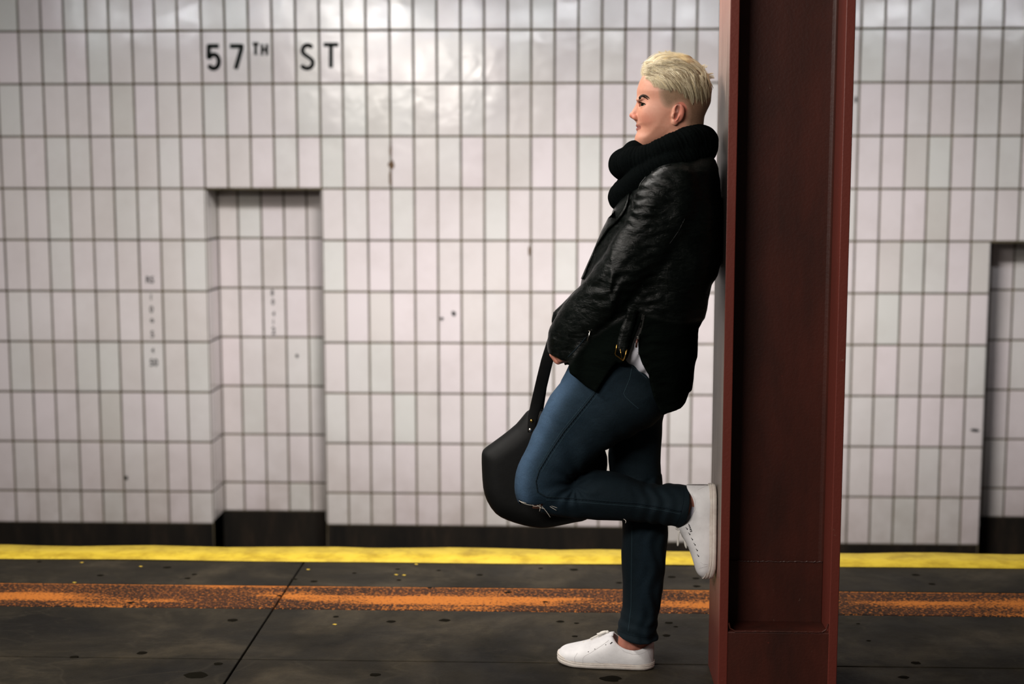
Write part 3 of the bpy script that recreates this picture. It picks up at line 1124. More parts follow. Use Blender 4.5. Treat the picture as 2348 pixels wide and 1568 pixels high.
# ---------------------------------------------------------------- the body: one continuous surface
def build_body():
    hx0, hx1 = H(270, 0).x, H(1200, 0).x
    ha = P(1255, 850, 3.74)
    hb = P(1330, 760, 3.74)
    xs = axis([(-0.08, ha.x, 0.005), (ha.x, hb.x, 0.0022), (hb.x, hx0, 0.004), (hx0, hx1, 0.0015), (hx1, 0.47, 0.004)])
    ys = axis([(3.58, 3.70, 0.0035), (3.70, 3.90, 0.0018), (3.90, 4.03, 0.005)])
    zh0 = H(0, 1160).z
    zs = axis([(0.02, ha.z, 0.005), (ha.z, hb.z, 0.0022), (hb.z, zh0, 0.005), (zh0, H(0, 180).z, 0.0015)])
    f = Field(xs, ys, zs)
    # ---- torso, legs and arms, all inside the clothes
    f.poly(W3([(1500, 400), (1600, 400), (1628, 480), (1620, 600), (1585, 700), (1550, 820), (1520, 890), (1440, 920), (1375, 880), (1380, 800), (1390, 700), (1420, 560), (1460, 450)]), YC, 0.135, 0.13, 0.01)
    f.cap(P(1545, 450, 3.68), P(1410, 640, 3.665), 0.042, 0.036, 0.02)
    f.cap(P(1410, 640, 3.665), P(1300, 770, 3.735), 0.034, 0.024, 0.02)
    f.cap(P(1545, 450, 3.94), P(1410, 640, 3.95), 0.040, 0.036, 0.02)
    f.cap(P(1410, 640, 3.95), P(1302, 752, 3.86), 0.034, 0.024, 0.02)
    f.cap(P(1440, 905, YN + 0.02), P(1240, 1088, YN), 0.060, 0.046, 0.02)
    f.cap(P(1240, 1098, YN), P(1230, 1124, YN), 0.046, 0.047, 0.01)
    f.cap(P(1230, 1124, YN), P(1300, 1130, YN), 0.046, 0.034, 0.01)
    f.cap(P(1300, 1130, YN), P(1400, 1135, YN), 0.034, 0.036, 0.01)
    f.cap(P(1400, 1135, YN), P(1540, 1160, 3.778), 0.036, 0.030, 0.01)
    f.cap(P(1540, 1160, 3.778), P(1560, 1160, 3.785), 0.030, 0.033, 0.01)
    for dy in (-15, 0, 15):
        f.cap(P(1550, 1163 + dy, 3.775), P(1600, 1160 + dy, 3.77), 0.0255, 0.023, 0.01)
    f.cap(P(1610, 1160, 3.77), P(1624, 1260, 3.77), 0.016, 0.010, 0.01)
    f.cap(P(1466, 930, YF), P(1464, 1150, YF), 0.055, 0.044, 0.02)
    f.cap(P(1470, 1160, YF), P(1480, 1260, YF), 0.042, 0.043, 0.02)
    f.cap(P(1478, 1260, YF), P(1462, 1440, YF), 0.043, 0.030, 0.02)
    for dx in (-14, 0, 14):
        f.cap(P(1456 + dx, 1440, YF + .005), P(1450 + dx * 1.5, 1508, YF + .012), 0.0255, 0.0215, 0.01)
    f.ell(P(1452, 1482, YF - 0.012), (0.010, 0.007, 0.010), 0.01)                      # ankle bone
    f.cap(P(1462, 1512, YF + 0.012), P(1345, 1524, YF + 0.028), 0.018, 0.011, 0.01)
    f.cap(H(850, 870), P(1555, 400, YC), 0.056, 0.068, 0.03)
    # ---- left hand: palm, four curled fingers and thumb closed on the strap
    wr = P(1300, 770, 3.735)
    pc = P(1287, 792, 3.737)
    f.cap(wr, pc, 0.021, 0.019, 0.012)
    f.cap(P(1292, 798, 3.722), P(1284, 798, 3.768), 0.0165, 0.015, 0.01)
    for i, (ox, oy, dep, L, r) in enumerate(((1291, 817, 3.716, 1.0, .0092), (1288, 819, 3.734, 1.08, .0096), (1284, 818, 3.752, 1.04, .0093), (1279, 815, 3.769, 0.86, .0084))):
        a = P(ox + 7, oy - 17, dep)
        b = a + Vector((0.004, 0, -0.022 * L))
        c = b + Vector((-0.020 * L, 0.002, -0.006 * L))
        e = c + Vector((-0.012 * L, 0.003, 0.014 * L))
        f.cap(a, b, r, r * 0.96, 0.005)
        f.cap(b, c, r * 0.98, r * 0.9, 0.003)
        f.cap(c, e, r * 0.9, r * 0.78, 0.003)
    ta = P(1302, 778, 3.714)
    tb = ta + Vector((-0.020, -0.006, -0.016))
    tc = tb + Vector((-0.018, 0.006, -0.010))
    f.cap(ta, tb, 0.0115, 0.010, 0.006)
    f.cap(tb, tc, 0.010, 0.0085, 0.003)
    # right hand, mostly hidden behind the left sleeve
    f.cap(P(1302, 752, 3.86), P(1280, 772, 3.84), 0.021, 0.019, 0.012)
    for i in range(4):
        a = P(1281 + i * 1.5, 776, 3.862 - i * 0.0165)
        b = a + Vector((-0.006, -0.001, -0.026))
        c = b + Vector((-0.006, -0.004, -0.018))
        f.cap(a, b, 0.009, 0.0088, 0.004)
        f.cap(b, c, 0.0087, 0.0075, 0.003)
    f.cap(P(1290, 768, 3.825), P(1275, 786, 3.815), 0.011, 0.009, 0.005)

    # ---- head
    prof = [(382, 500), (402, 440), (450, 370), (540, 300), (660, 240), (800, 212), (940, 236), (1050, 310), (1125, 420), (1158, 520), (1156, 600), (1146, 680), (1108, 760), (1070, 850), (1052, 900), (1000, 960), (880, 1010),
            (760, 1050), (640, 1096), (540, 1120), (455, 1127), (408, 1116), (380, 1095), (362, 1068), (359, 1045), (366, 1015), (377, 992), (379, 975), (376, 955), (382, 936), (374, 915), (366, 898), (371, 875), (372, 850), (370, 800), (374, 750), (378, 700),
            (386, 672), (380, 645), (374, 615), (370, 570), (372, 535)]
    zt, zj, zc = H(0, 560).z, H(0, 930).z, H(0, 1120).z
    xa, xb2 = H(380, 0).x, H(760, 0).x

    def Wd(x, z):
        tz = np.clip((zt - z) / (zt - zj), 0, 1)
        tc_ = np.clip((zj - z) / (zj - zc), 0, 1)
        w = 0.0745 - 0.010 * tz - 0.012 * tc_
        fr = np.clip((x - xa) / (xb2 - xa), 0, 1)
        w = w * (0.90 + 0.10 * fr)
        back = np.clip((x - H(1000, 0).x) / 0.05, 0, 1)
        return w * (1 - 0.06 * back)
    f.poly([H(a, b) for a, b in spline(prof, 3)], YC, Wd, 0.078, 0.006, p=2.25, smooth=0.012)
    for s in (-1, 1):
        y = lambda v: YC + s * v
        f.ell(H(555, 800, y(0.041)), (0.026, 0.010, 0.020), 0.03)                     # cheekbone
        f.ell(H(432, 1075, y(0.008)), (0.013, 0.014, 0.012), 0.012)                   # chin
        f.cap(H(470, 1066, y(0.018)), H(735, 945, y(0.042)), 0.010, 0.011, 0.035)     # jaw
        # nose
        f.ell(H(354, 826, y(0.0100)), (0.0085, 0.0060, 0.0070), 0.0045)               # wing
        # eye socket
        f.ell(H(420, 676, y(0.037)), (0.0135, 0.0125, 0.0090), 0.010, 'cut')
        f.ell(H(405, 640, y(0.024)), (0.010, 0.020, 0.0055), 0.010)                   # brow ridge
    f.cap(H(404, 672, YC), H(338, 792, YC), 0.0062, 0.0082, 0.008)
    f.ell(H(326, 806, YC), (0.0088, 0.0084, 0.0074), 0.005)
    f.cap(H(338, 820, YC), H(374, 858, YC), 0.0050, 0.0050, 0.004)
    for s in (-1, 1):
        y = lambda v: YC + s * v
        f.ell(H(343, 843, y(0.0068)), (0.0048, 0.0026, 0.0028), 0.0015, 'cut')
        f.cap(H(370, 808, y(0.0155)), H(382, 846, y(0.0165)), 0.0009, 0.0007, 0.003, 'cut')
        # lids: shells round the eyeball with an opening wedge
        ec = np.array(H(460, 692, y(0.0330)))

        def lid(x, yy, z, ec=ec, s=s):
            dx, dy, dz = x - ec[0], (yy - ec[1]) * s, z - ec[2]
            r = np.sqrt(dx * dx + dy * dy + dz * dz)
            shell = np.abs(r - 0.0126) - 0.0014
            back = dx + 0.013                                  # distance behind the cornea
            up = 0.0052 - 0.36 * back
            lo = -0.0050 + 0.26 * back
            opening = np.maximum(dz - up, lo - dz)
            opening = np.maximum(opening, np.sqrt(dy * dy + dx * dx) * 0 - dx - 0.05)
            return np.maximum(shell, -opening)
        f.add(lid, ec - 0.016, ec + 0.016, 0.0045)

        def eyeslit(x, yy, z, ec=ec, s=s):
            dx, dy, dz = x - ec[0], (yy - ec[1]) * s, z - ec[2]
            r = np.sqrt(dx * dx + dy * dy + dz * dz)
            back = dx + 0.013
            up = 0.0048 - 0.36 * back
            lo = -0.0046 + 0.26 * back
            return np.maximum(np.maximum(dz - up, lo - dz), np.maximum(r - 0.022, dx - 0.004))
        f.add(eyeslit, ec - 0.022, ec + 0.022, 0.0012, 'cut')
        f.ell(ec, (0.0112, 0.0112, 0.0112), 0.0005)            # closes the socket behind the glass eye
        # mouth corner and lips
        up_l = [H(377, 914, YC), H(384, 915, y(0.009)), H(404, 922, y(0.018)), H(428, 933, y(0.0235))]
        lo_l = [H(379, 951, YC), H(386, 949, y(0.009)), H(405, 945, y(0.017)), H(426, 938, y(0.0230))]
        for (pts, rr) in ((up_l, (0.0032, 0.0032, 0.0024, 0.0008)), (lo_l, (0.0036, 0.0034, 0.0026, 0.0008))):
            for i in range(3):
                f.cap(pts[i], pts[i + 1], rr[i], rr[i + 1], 0.0035)
        sl = [H(366, 934, YC), H(384, 933, y(0.010)), H(406, 936, y(0.019)), H(429, 937, y(0.0245))]
        for i in range(3):
            f.cap(sl[i], sl[i + 1], 0.0010, 0.0008, 0.0022, 'cut')
        # ear
        from mathutils import Euler
        e = Euler((math.radians(-14 * s), math.radians(14), math.radians(16 * s)))
        c0 = H(808, 782, y(0.0720))
        f.ell(c0, (0.0160, 0.0060, 0.0255), 0.003, rot=e)
        f.ell(H(772, 872, y(0.0690)), (0.0080, 0.0045, 0.0095), 0.005)                # lobe
        f.ell(H(800, 775, y(0.0800)), (0.0112, 0.0052, 0.0200), 0.0025, 'cut', rot=e)  # hollow inside the rim
        f.cap(H(838, 730, y(0.0760)), H(826, 800, y(0.0750)), 0.0030, 0.0028, 0.002)  # inner fold
        f.cap(H(826, 800, y(0.0750)), H(790, 850, y(0.0735)), 0.0028, 0.0030, 0.002)
        f.ell(H(778, 815, y(0.0770)), (0.0065, 0.0095, 0.0100), 0.0015, 'cut')
        f.ell(H(792, 735, y(0.0780)), (0.0045, 0.0055, 0.0090), 0.0015, 'cut', rot=e)
        f.ell(H(750, 812, y(0.0715)), (0.0040, 0.0030, 0.0055), 0.005)                # tragus
    return f


fb = build_body()
V, Q = fb.mesh()
del fb
# colours: skin, lips, shaved hair at sides and back
px = V[:, 0]
def inpoly(pts):
    q = np.array([(H(a, b).x, H(a, b).z) for a, b in pts])
    return polydist(q, V[:, 0], V[:, 2])
skin = np.array(srgb(212, 166, 140)[:3])
cols = np.tile(skin, (len(V), 1))
def blend(mask, c):
    global cols
    mask = np.clip(mask, 0, 1)[:, None]
    cols = cols * (1 - mask) + np.array(srgb(*c)[:3]) * mask
head = V[:, 2] > H(0, 1160).z
red = np.exp(-(((V[:, 0] - H(470, 0).x) / 0.02) ** 2 + ((V[:, 2] - H(0, 850).z) / 0.018) ** 2))
blend(red * 0.35 * head, (205, 120, 100))
nose = np.exp(-(((V[:, 0] - H(320, 0).x) / 0.012) ** 2 + ((V[:, 2] - H(0, 815).z) / 0.012) ** 2))
blend(nose * 0.5 * head, (205, 112, 95))
lips = inpoly(spline([(356, 905), (372, 902), (400, 914), (436, 934), (410, 950), (385, 964), (366, 966), (358, 940)], 3))
blend(np.clip(lips / 0.0015, 0, 1) * (np.abs(V[:, 1] - YC) < 0.03) * 0.85, (158, 84, 78))
shave = inpoly(spline([(560, 380), (600, 470), (606, 560), (618, 640), (655, 706), (705, 716), (745, 690), (800, 672), (870, 700), (905, 800), (890, 900), (930, 1010), (1100, 1000), (1260, 600), (1200, 300), (800, 100)], 4))
sh = np.clip(shave / 0.018 + 0.5, 0, 1)
rn = RNG.uniform(0.75, 1.0, len(V))
zup = np.clip((V[:, 2] - H(0, 800).z) / (H(0, 480).z - H(0, 800).z), 0, 1)
blend(sh * rn * 0.80, (104, 82, 58))
blend(sh * zup * rn * 0.45 * np.clip((H(900, 0).x - V[:, 0]) / 0.05 + 0.3, 0, 1), (176, 150, 112))
scalp = inpoly([(440, 395), (600, 440), (760, 500), (1000, 560), (1200, 600), (1200, 100), (380, 100)])
blend(np.clip(scalp / 0.008, 0, 1) * 0.9, (140, 112, 78))
ear = np.clip(inpoly(spline([(742, 730), (790, 676), (845, 680), (880, 740), (868, 820), (820, 880), (770, 905), (738, 890)], 3)) / 0.002, 0, 1) * (np.abs(V[:, 1] - YC) > 0.066)
blend(ear, (214, 146, 124))
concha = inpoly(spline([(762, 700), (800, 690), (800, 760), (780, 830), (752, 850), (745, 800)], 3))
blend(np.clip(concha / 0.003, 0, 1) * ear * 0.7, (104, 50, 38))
brw = inpoly(spline([(388, 642), (383, 622), (396, 602), (424, 591), (454, 598), (478, 616), (494, 642), (470, 631), (446, 619), (424, 616), (410, 624), (402, 640)], 3))
blend(np.clip(brw / 0.0010 + 0.4, 0, 1) * 0.97, (36, 24, 18))
for s_ in (-1, 1):
    de = np.sqrt(((V - np.array(H(460, 692, YC + s_ * 0.033))) ** 2).sum(1))
    blend((de < 0.0116) * 1.0, (120, 84, 74))
low = V[:, 2] < 1.2
cols[low] = cols[low] * 0.35 + np.array(srgb(205, 140, 122)[:3]) * 0.65
me = mesh_np('person', V, Q)
vcolor(me, cols)
person = link('person', me, M['skin'])
tag(person, 'blond person in a black leather jacket leaning against the red column, one foot raised', 'person')
BODY = BVHTree.FromPolygons([tuple(v) for v in V], [tuple(q) for q in Q])


def drape(bvh, px, py, lift=0.0, Ymin=3.3):
    o = Vector((0, 0, CAM_H))
    d = raydir(px, py)
    h = bvh.ray_cast(o, d)
    if h[0] is None:
        return None
    return h[0] - d * lift


# ---- eyes, lashes, brows
for s in (-1, 1):
    ec = H(460, 692, YC + s * 0.0330)
    eb = MB().ball(ec, 0.0119, 12).build('eyeball', M['eye_white'], person, True)
    fd = Vector((-0.74, -0.66 if s < 0 else -0.30, -0.03)).normalized()
    side = fd.cross(Vector((0, 0, 1))).normalized()
    upv = side.cross(fd)
    for nm, rad, lift, mt in (('iris', 0.0058, 0.0001, 'iris'), ('pupil', 0.0027, 0.0004, 'pupil')):
        mb = MB()
        vs = [ec + fd * (0.0122 + lift)]
        for rr in (0.5, 1.0):
            for k in range(20):
                a = 2 * math.pi * k / 20
                q = fd * math.sqrt(max(0.0119 ** 2 - (rad * rr) ** 2, 0)) + (side * math.cos(a) + upv * math.sin(a)) * rad * rr
                vs.append(ec + q.normalized() * (0.0121 + lift))
        fs = [(0, 1 + k, 1 + (k + 1) % 20) for k in range(20)] + [(1 + k, 21 + k, 21 + (k + 1) % 20, 1 + (k + 1) % 20) for k in range(20)]
        mb.add(vs, fs).build(nm, M[mt], eb, True)
    mb = MB()
    for row in range(2):
        for k in range(26):
            u = k / 25
            back = 0.0005 + 0.0135 * u
            dx = back - 0.013
            dz = 0.0050 - 0.36 * back + (0.0008 if row else 0)
            rad2 = 0.0137 ** 2 - dx * dx - dz * dz
            if rad2 <= 0:
                continue
            p = ec + Vector((dx, s * math.sqrt(rad2), dz))
            out = Vector((-0.0045 - 0.002 * (1 - u), s * 0.002, 0.0012 + 0.001 * random.random()))
            mb.tube([p, p + out * 0.6, p + out + Vector((0, 0, 0.0012))], [0.00045, 0.0003, 0.0001], 4)
    mb.build('eyelashes', M['brow'], person)['kind'] = 'stuff'
    mb = MB()
    arch = [(392, 630), (396, 616), (414, 605), (438, 606), (464, 618), (486, 636)]
    ap = np.array(arch, float)
    for k in range(420):
        u = random.random()
        i = min(int(u * 5), 4)
        q = ap[i] + (ap[i + 1] - ap[i]) * (u * 5 - i)
        th = 13 * (1 - 0.75 * u)
        qx, qy = q[0] + random.uniform(-4, 4), q[1] + random.uniform(-th, th)
        h0 = drape(BODY, 1380 + qx / 4.612, 90 + qy / 4.612, 0.0003)
        if h0 is None or h0.y > YC - 0.006:
            continue
        dirv = Vector((0.0042, -0.0006, 0.0012 - 0.0035 * u))
        if s > 0:
            h0 = Vector((h0.x, 2 * YC - h0.y, h0.z))
            dirv.y = -dirv.y
        mb.tube([h0, h0 + dirv * 0.5 + Vector((0, -s * -0.0004, 0)), h0 + dirv], [0.00035, 0.0003, 0.0001], 4)
    if mb.v:
        mb.build('eyebrow', M['brow'], person)['kind'] = 'stuff'

# ---- hair: swept-back quiff, many strands gathered in locks
def hair():
    fh = Field(axis([(H(400, 0).x, H(1230, 0).x, 0.0025)]), axis([(YC - 0.085, YC + 0.085, 0.003)]), axis([(H(0, 640).z, H(0, 90).z, 0.0025)]))
    top = [(446, 396), (436, 340), (455, 275), (520, 205), (610, 158), (710, 142), (830, 142), (920, 160), (990, 226), (1045, 292), (1100, 330), (1145, 395), (1156, 480), (1150, 560), (1110, 520), (1000, 470), (860, 440), (760, 420), (660, 400), (560, 385)]
    fh.poly([H(a, b) for a, b in spline(top, 3)], YC, 0.064, 0.050, 0.004, p=2.3, smooth=0.01)
    x0 = H(440, 0).x
    fh.warp(lambda x, y, z: 0.003 + 0.0012 * np.sin((z - 0.55 * x) * 260 + 2.0 * np.sin(y * 70) + 3 * np.sin(x * 40)) + 0 * y)
    return fh


V, Q = hair().mesh()
me = mesh_np('hair', V, Q)
cc = np.tile(np.array(srgb(206, 184, 138)[:3]), (len(V), 1)) * RNG.uniform(0.8, 1.1, (len(V), 1))
vcolor(me, cc)
hair_o = link('hair', me, M['hair'], person)
HB = BVHTree.FromPolygons([tuple(v) for v in V], [tuple(q) for q in Q])
verts, faces, vc = [], [], []


def strand(path, r0, col):
    n = len(path)
    base = len(verts)
    for i, p in enumerate(path):
        tg = (path[min(i + 1, n - 1)] - path[max(i - 1, 0)]).normalized()
        a = tg.cross(Vector((0.3, 1, 0.2))).normalized()
        b = tg.cross(a)
        r = r0 * (1 - 0.85 * (i / (n - 1)) ** 1.6)
        for k in range(3):
            w = 2 * math.pi * k / 3
            verts.append(p + a * math.cos(w) * r + b * math.sin(w) * r)
            vc.append(col)
    for i in range(n - 1):
        for k in range(3):
            faces.append((base + i * 3 + k, base + i * 3 + (k + 1) % 3, base + (i + 1) * 3 + (k + 1) % 3, base + (i + 1) * 3 + k))


def bez(p, n):
    out = []
    p = [Vector(q) for q in p]
    m = len(p)
    for i in range(n):
        t = i / (n - 1)
        q = [v.copy() for v in p]
        while len(q) > 1:
            q = [q[j].lerp(q[j + 1], t) for j in range(len(q) - 1)]
        out.append(q[0])
    return out


def shade(k):
    light, mid_, dark = np.array(srgb(252, 244, 218)[:3]), np.array(srgb(228, 210, 166)[:3]), np.array(srgb(112, 86, 52)[:3])
    u = random.random()
    c = light * (1 - u) + mid_ * u
    return c * (1 - k) + dark * k


def lock(ctrl, n, spread, tip, r=0.00042, dark=0.0, seg=8):
    n, r = int(n * 1.5), r * 0.72
    for i in range(n):
        o = Vector((random.gauss(0, 1), random.gauss(0, 1), random.gauss(0, 1)))
        m = len(ctrl)
        pts = []
        for j, c in enumerate(ctrl):
            t = j / (m - 1)
            pts.append(Vector(c) + o * (spread * (1 - t) + tip * t))
        strand(bez(pts, seg), r * random.uniform(0.7, 1.3), shade(min(1, max(0, dark + random.gauss(0, 0.18)))))


def hs(cx, cy, lift, s):
    """point lifted off the near side of scalp or hair, mirrored for the far side"""
    px_, py_ = 1380 + cx / 4.612, 90 + cy / 4.612
    o, d = Vector((0, 0, CAM_H)), raydir(px_, py_)
    best = None
    for b in (BODY, HB):
        h = b.ray_cast(o, d)
        if h[0] is not None and (best is None or h[0].y < best.y):
            best = h[0]
    if best is None:
        best = H(cx, cy, YC - 0.012)
    q = Vector((best.x, best.y - lift, best.z))
    if s > 0:
        q.y = 2 * YC - q.y
    return q


def hp(cx, cy, yo):
    return H(cx, cy, YC + yo)


for s in (-1, 1):
    # front roll: from the hairline up and back over the top
    for k in range(26):
        yo = s * random.uniform(0.0, 0.052)
        e = abs(yo) / 0.055
        x0 = 446 + 120 * e * random.uniform(0.5, 1.2)
        drop = 60 * e * e
        c = [hp(x0, 398 - 8 * e, yo * 0.9), hp(x0 - 34 + 20 * e, 330 + drop * .4, yo), hp(x0 + 0, 235 + drop, yo), hp(x0 + 110, 150 + drop, yo * 1.02), hp(x0 + 260, 150 + drop + random.uniform(-14, 20), yo * 0.95)]
        lock(c, 26, 0.0028, 0.0024, dark=0.02 + 0.2 * e)
    # crown: swept back
    for k in range(34):
        yo = s * random.uniform(0.0, 0.05)
        e = abs(yo) / 0.055
        x0 = random.uniform(560, 880)
        drop = 75 * e * e
        yb_ = 190 + (max(0, x0 - 800) * 0.3)
        c = [hp(x0, yb_ + drop, yo), hp(x0 + 60, 140 + drop + max(0, x0 - 760) * 0.3, yo), hp(x0 + 150, 150 + drop + max(0, x0 - 700) * 0.5, yo * 1.05), hp(x0 + 240, 210 + drop + max(0, x0 - 700) * 0.8 + random.uniform(-15, 20), yo * 1.05)]
        lock(c, 24, 0.0030, 0.0016, dark=0.05 + 0.22 * e)
    # side locks combed back from the roll and falling over the shaved side
    for k in range(130):
        u = k / 129
        x0 = 470 + 600 * u + random.uniform(-22, 22)
        ys_ = 330 + 55 * math.sin(u * 3) + 80 * u * u + random.uniform(-60, 40)
        length = 70 + 150 * min(1, u * 1.6) + random.uniform(-40, 40)
        lean = 150 - 95 * u + random.uniform(-25, 25)
        l0 = random.uniform(0.002, 0.008)
        c = [hs(x0, ys_, 0.001, s), hs(x0 + lean * 0.35, ys_ + length * 0.12, l0 + .003, s), hs(x0 + lean * 0.75, ys_ + length * 0.5, l0 + 0.002, s), hs(x0 + lean, ys_ + length, 0.0015, s)]
        lock(c, 30, 0.0034, 0.0006, r=0.00045, dark=(0.0, 0.62, 0.12, 0.3, 0.8)[(k * 7) % 5] + 0.08 * u)
    # long locks running back along the side of the roll
    for k in range(60):
        u = random.random()
        x0 = 450 + 330 * u
        y0 = 250 + 120 * random.random() - 20 * u
        L = random.uniform(180, 280)
        sag = random.uniform(-30, 60)
        c = [hs(x0, y0, 0.001, s), hs(x0 + L * .3, y0 - 35 + 20 * u, 0.006, s), hs(x0 + L * .7, y0 + sag * .3 + 20 * u, 0.007, s), hs(x0 + L, y0 + sag + 70 * u + 30, 0.002, s)]
        lock(c, 30, 0.0036, 0.0010, r=0.00045, dark=(0.0, 0.05, 0.6, 0.1, 0.35)[k % 5])
    # temple: fine short combed-back hair
    for k in range(44):
        x0 = random.uniform(450, 640)
        y0 = 392 + (x0 - 450) * 0.22
        ln = random.uniform(60, 120)
        c = [hs(x0, y0 + 10, 0.0005, s), hs(x0 + ln * .4, y0 + 2, 0.004, s), hs(x0 + ln * .9, y0 + 50, 0.003, s), hs(x0 + ln * 1.15, y0 + 110, 0.001, s)]
        lock(c, 18, 0.0026, 0.0012, r=0.00035, dark=0.25)
# back of the crown: spiky tips
for k in range(60):
    yo = random.uniform(-0.045, 0.045)
    u = random.random()
    x0, y0 = 960 + 150 * u, 240 + 200 * u
    c = [hp(x0 - 50, y0 - 10, yo * .9), hp(x0 + 10, y0 + 5, yo), hp(x0 + 50, y0 + 60, yo), hp(x0 + 66 + random.uniform(-10, 16) - 60 * abs(yo) / 0.045, y0 + 120 + random.uniform(-40, 60), yo)]
    lock(c, 18, 0.0032, 0.0007, r=0.00045, dark=0.15)
for (a, b, c2, d2) in ((640, 150, 595, 128), (690, 140, 670, 118), (720, 138, 716, 116), (1040, 290, 1095, 268), (1070, 310, 1120, 276), (1120, 370, 1180, 366), (1140, 400, 1192, 410), (1150, 440, 1178, 520), (1050, 270, 1110, 300), (1130, 380, 1186, 392)):
    for q in range(3):
        yo = random.uniform(-0.02, 0.02)
        lock([hp(a - 10, b + 14, yo), hp((a + c2) / 2, (b + d2) / 2 - 4, yo), hp(c2, d2, yo)], 7, 0.0016, 0.0006, r=0.0004, seg=6)
me = mesh_np('strands', np.array([tuple(v) for v in verts]), np.array(faces))
vcolor(me, np.array(vc))
st = link('strands', me, M['hair'], hair_o)
st['kind'] = 'stuff'

# ================================================================ clothes
def strip(bvh, A, B, n, m, lift, fallback=YC):
    """sheet between two image-side edge curves, laid on the surface"""
    def rs(c, k):
        c = np.array(c, float)
        L = np.r_[0, np.cumsum(np.hypot(*(c[1:] - c[:-1]).T))]
        q = np.linspace(0, L[-1], k)
        return np.stack([np.interp(q, L, c[:, 0]), np.interp(q, L, c[:, 1])], 1)
    A, B = rs(A, n), rs(B, n)
    vs, last = [], None
    for i in range(n):
        for j in range(m):
            q = A[i] + (B[i] - A[i]) * j / (m - 1)
            h = drape(bvh, q[0], q[1], lift)
            if h is None:
                h = P(q[0], q[1], last.y if last is not None else fallback)
            last = h
            vs.append(h)
    fs = [(i * m + j, i * m + j + 1, (i + 1) * m + j + 1, (i + 1) * m + j) for i in range(n - 1) for j in range(m - 1)]
    return MB().add(vs, fs)


def surf_tube(bvh, pts, r, name, mat, parent, lift=0.0, n=40, wob=0.0, sides=6, fallback=None, smooth=True):
    c = np.array(pts, float)
    L = np.r_[0, np.cumsum(np.hypot(*(c[1:] - c[:-1]).T))]
    q = np.linspace(0, L[-1], n)
    out, last = [], None
    for a, b in zip(np.interp(q, L, c[:, 0]), np.interp(q, L, c[:, 1])):
        h = drape(bvh, a, b, lift)
        if h is None:
            if last is None and fallback is None:
                continue
            h = P(a, b, last.y if last is not None else fallback)
        if last is not None and abs(h.y - last.y) > 0.03:
            h = P(a, b, last.y)
        last = h
        out.append(h)
    rr = [r * (1 + wob * (1 if (i % 2) else -1)) for i in range(len(out))]
    return MB().tube(out, rr, sides).build(name, mat, parent, smooth)


def obj_field(name, f, mat, parent, cols=None):
    V, Q = f.mesh()
    me = mesh_np(name, V, Q)
    if cols is not None:
        vcolor(me, cols(V))
    o = link(name, me, mat, parent)
    return o, BVHTree.FromPolygons([tuple(v) for v in V], [tuple(q) for q in Q])


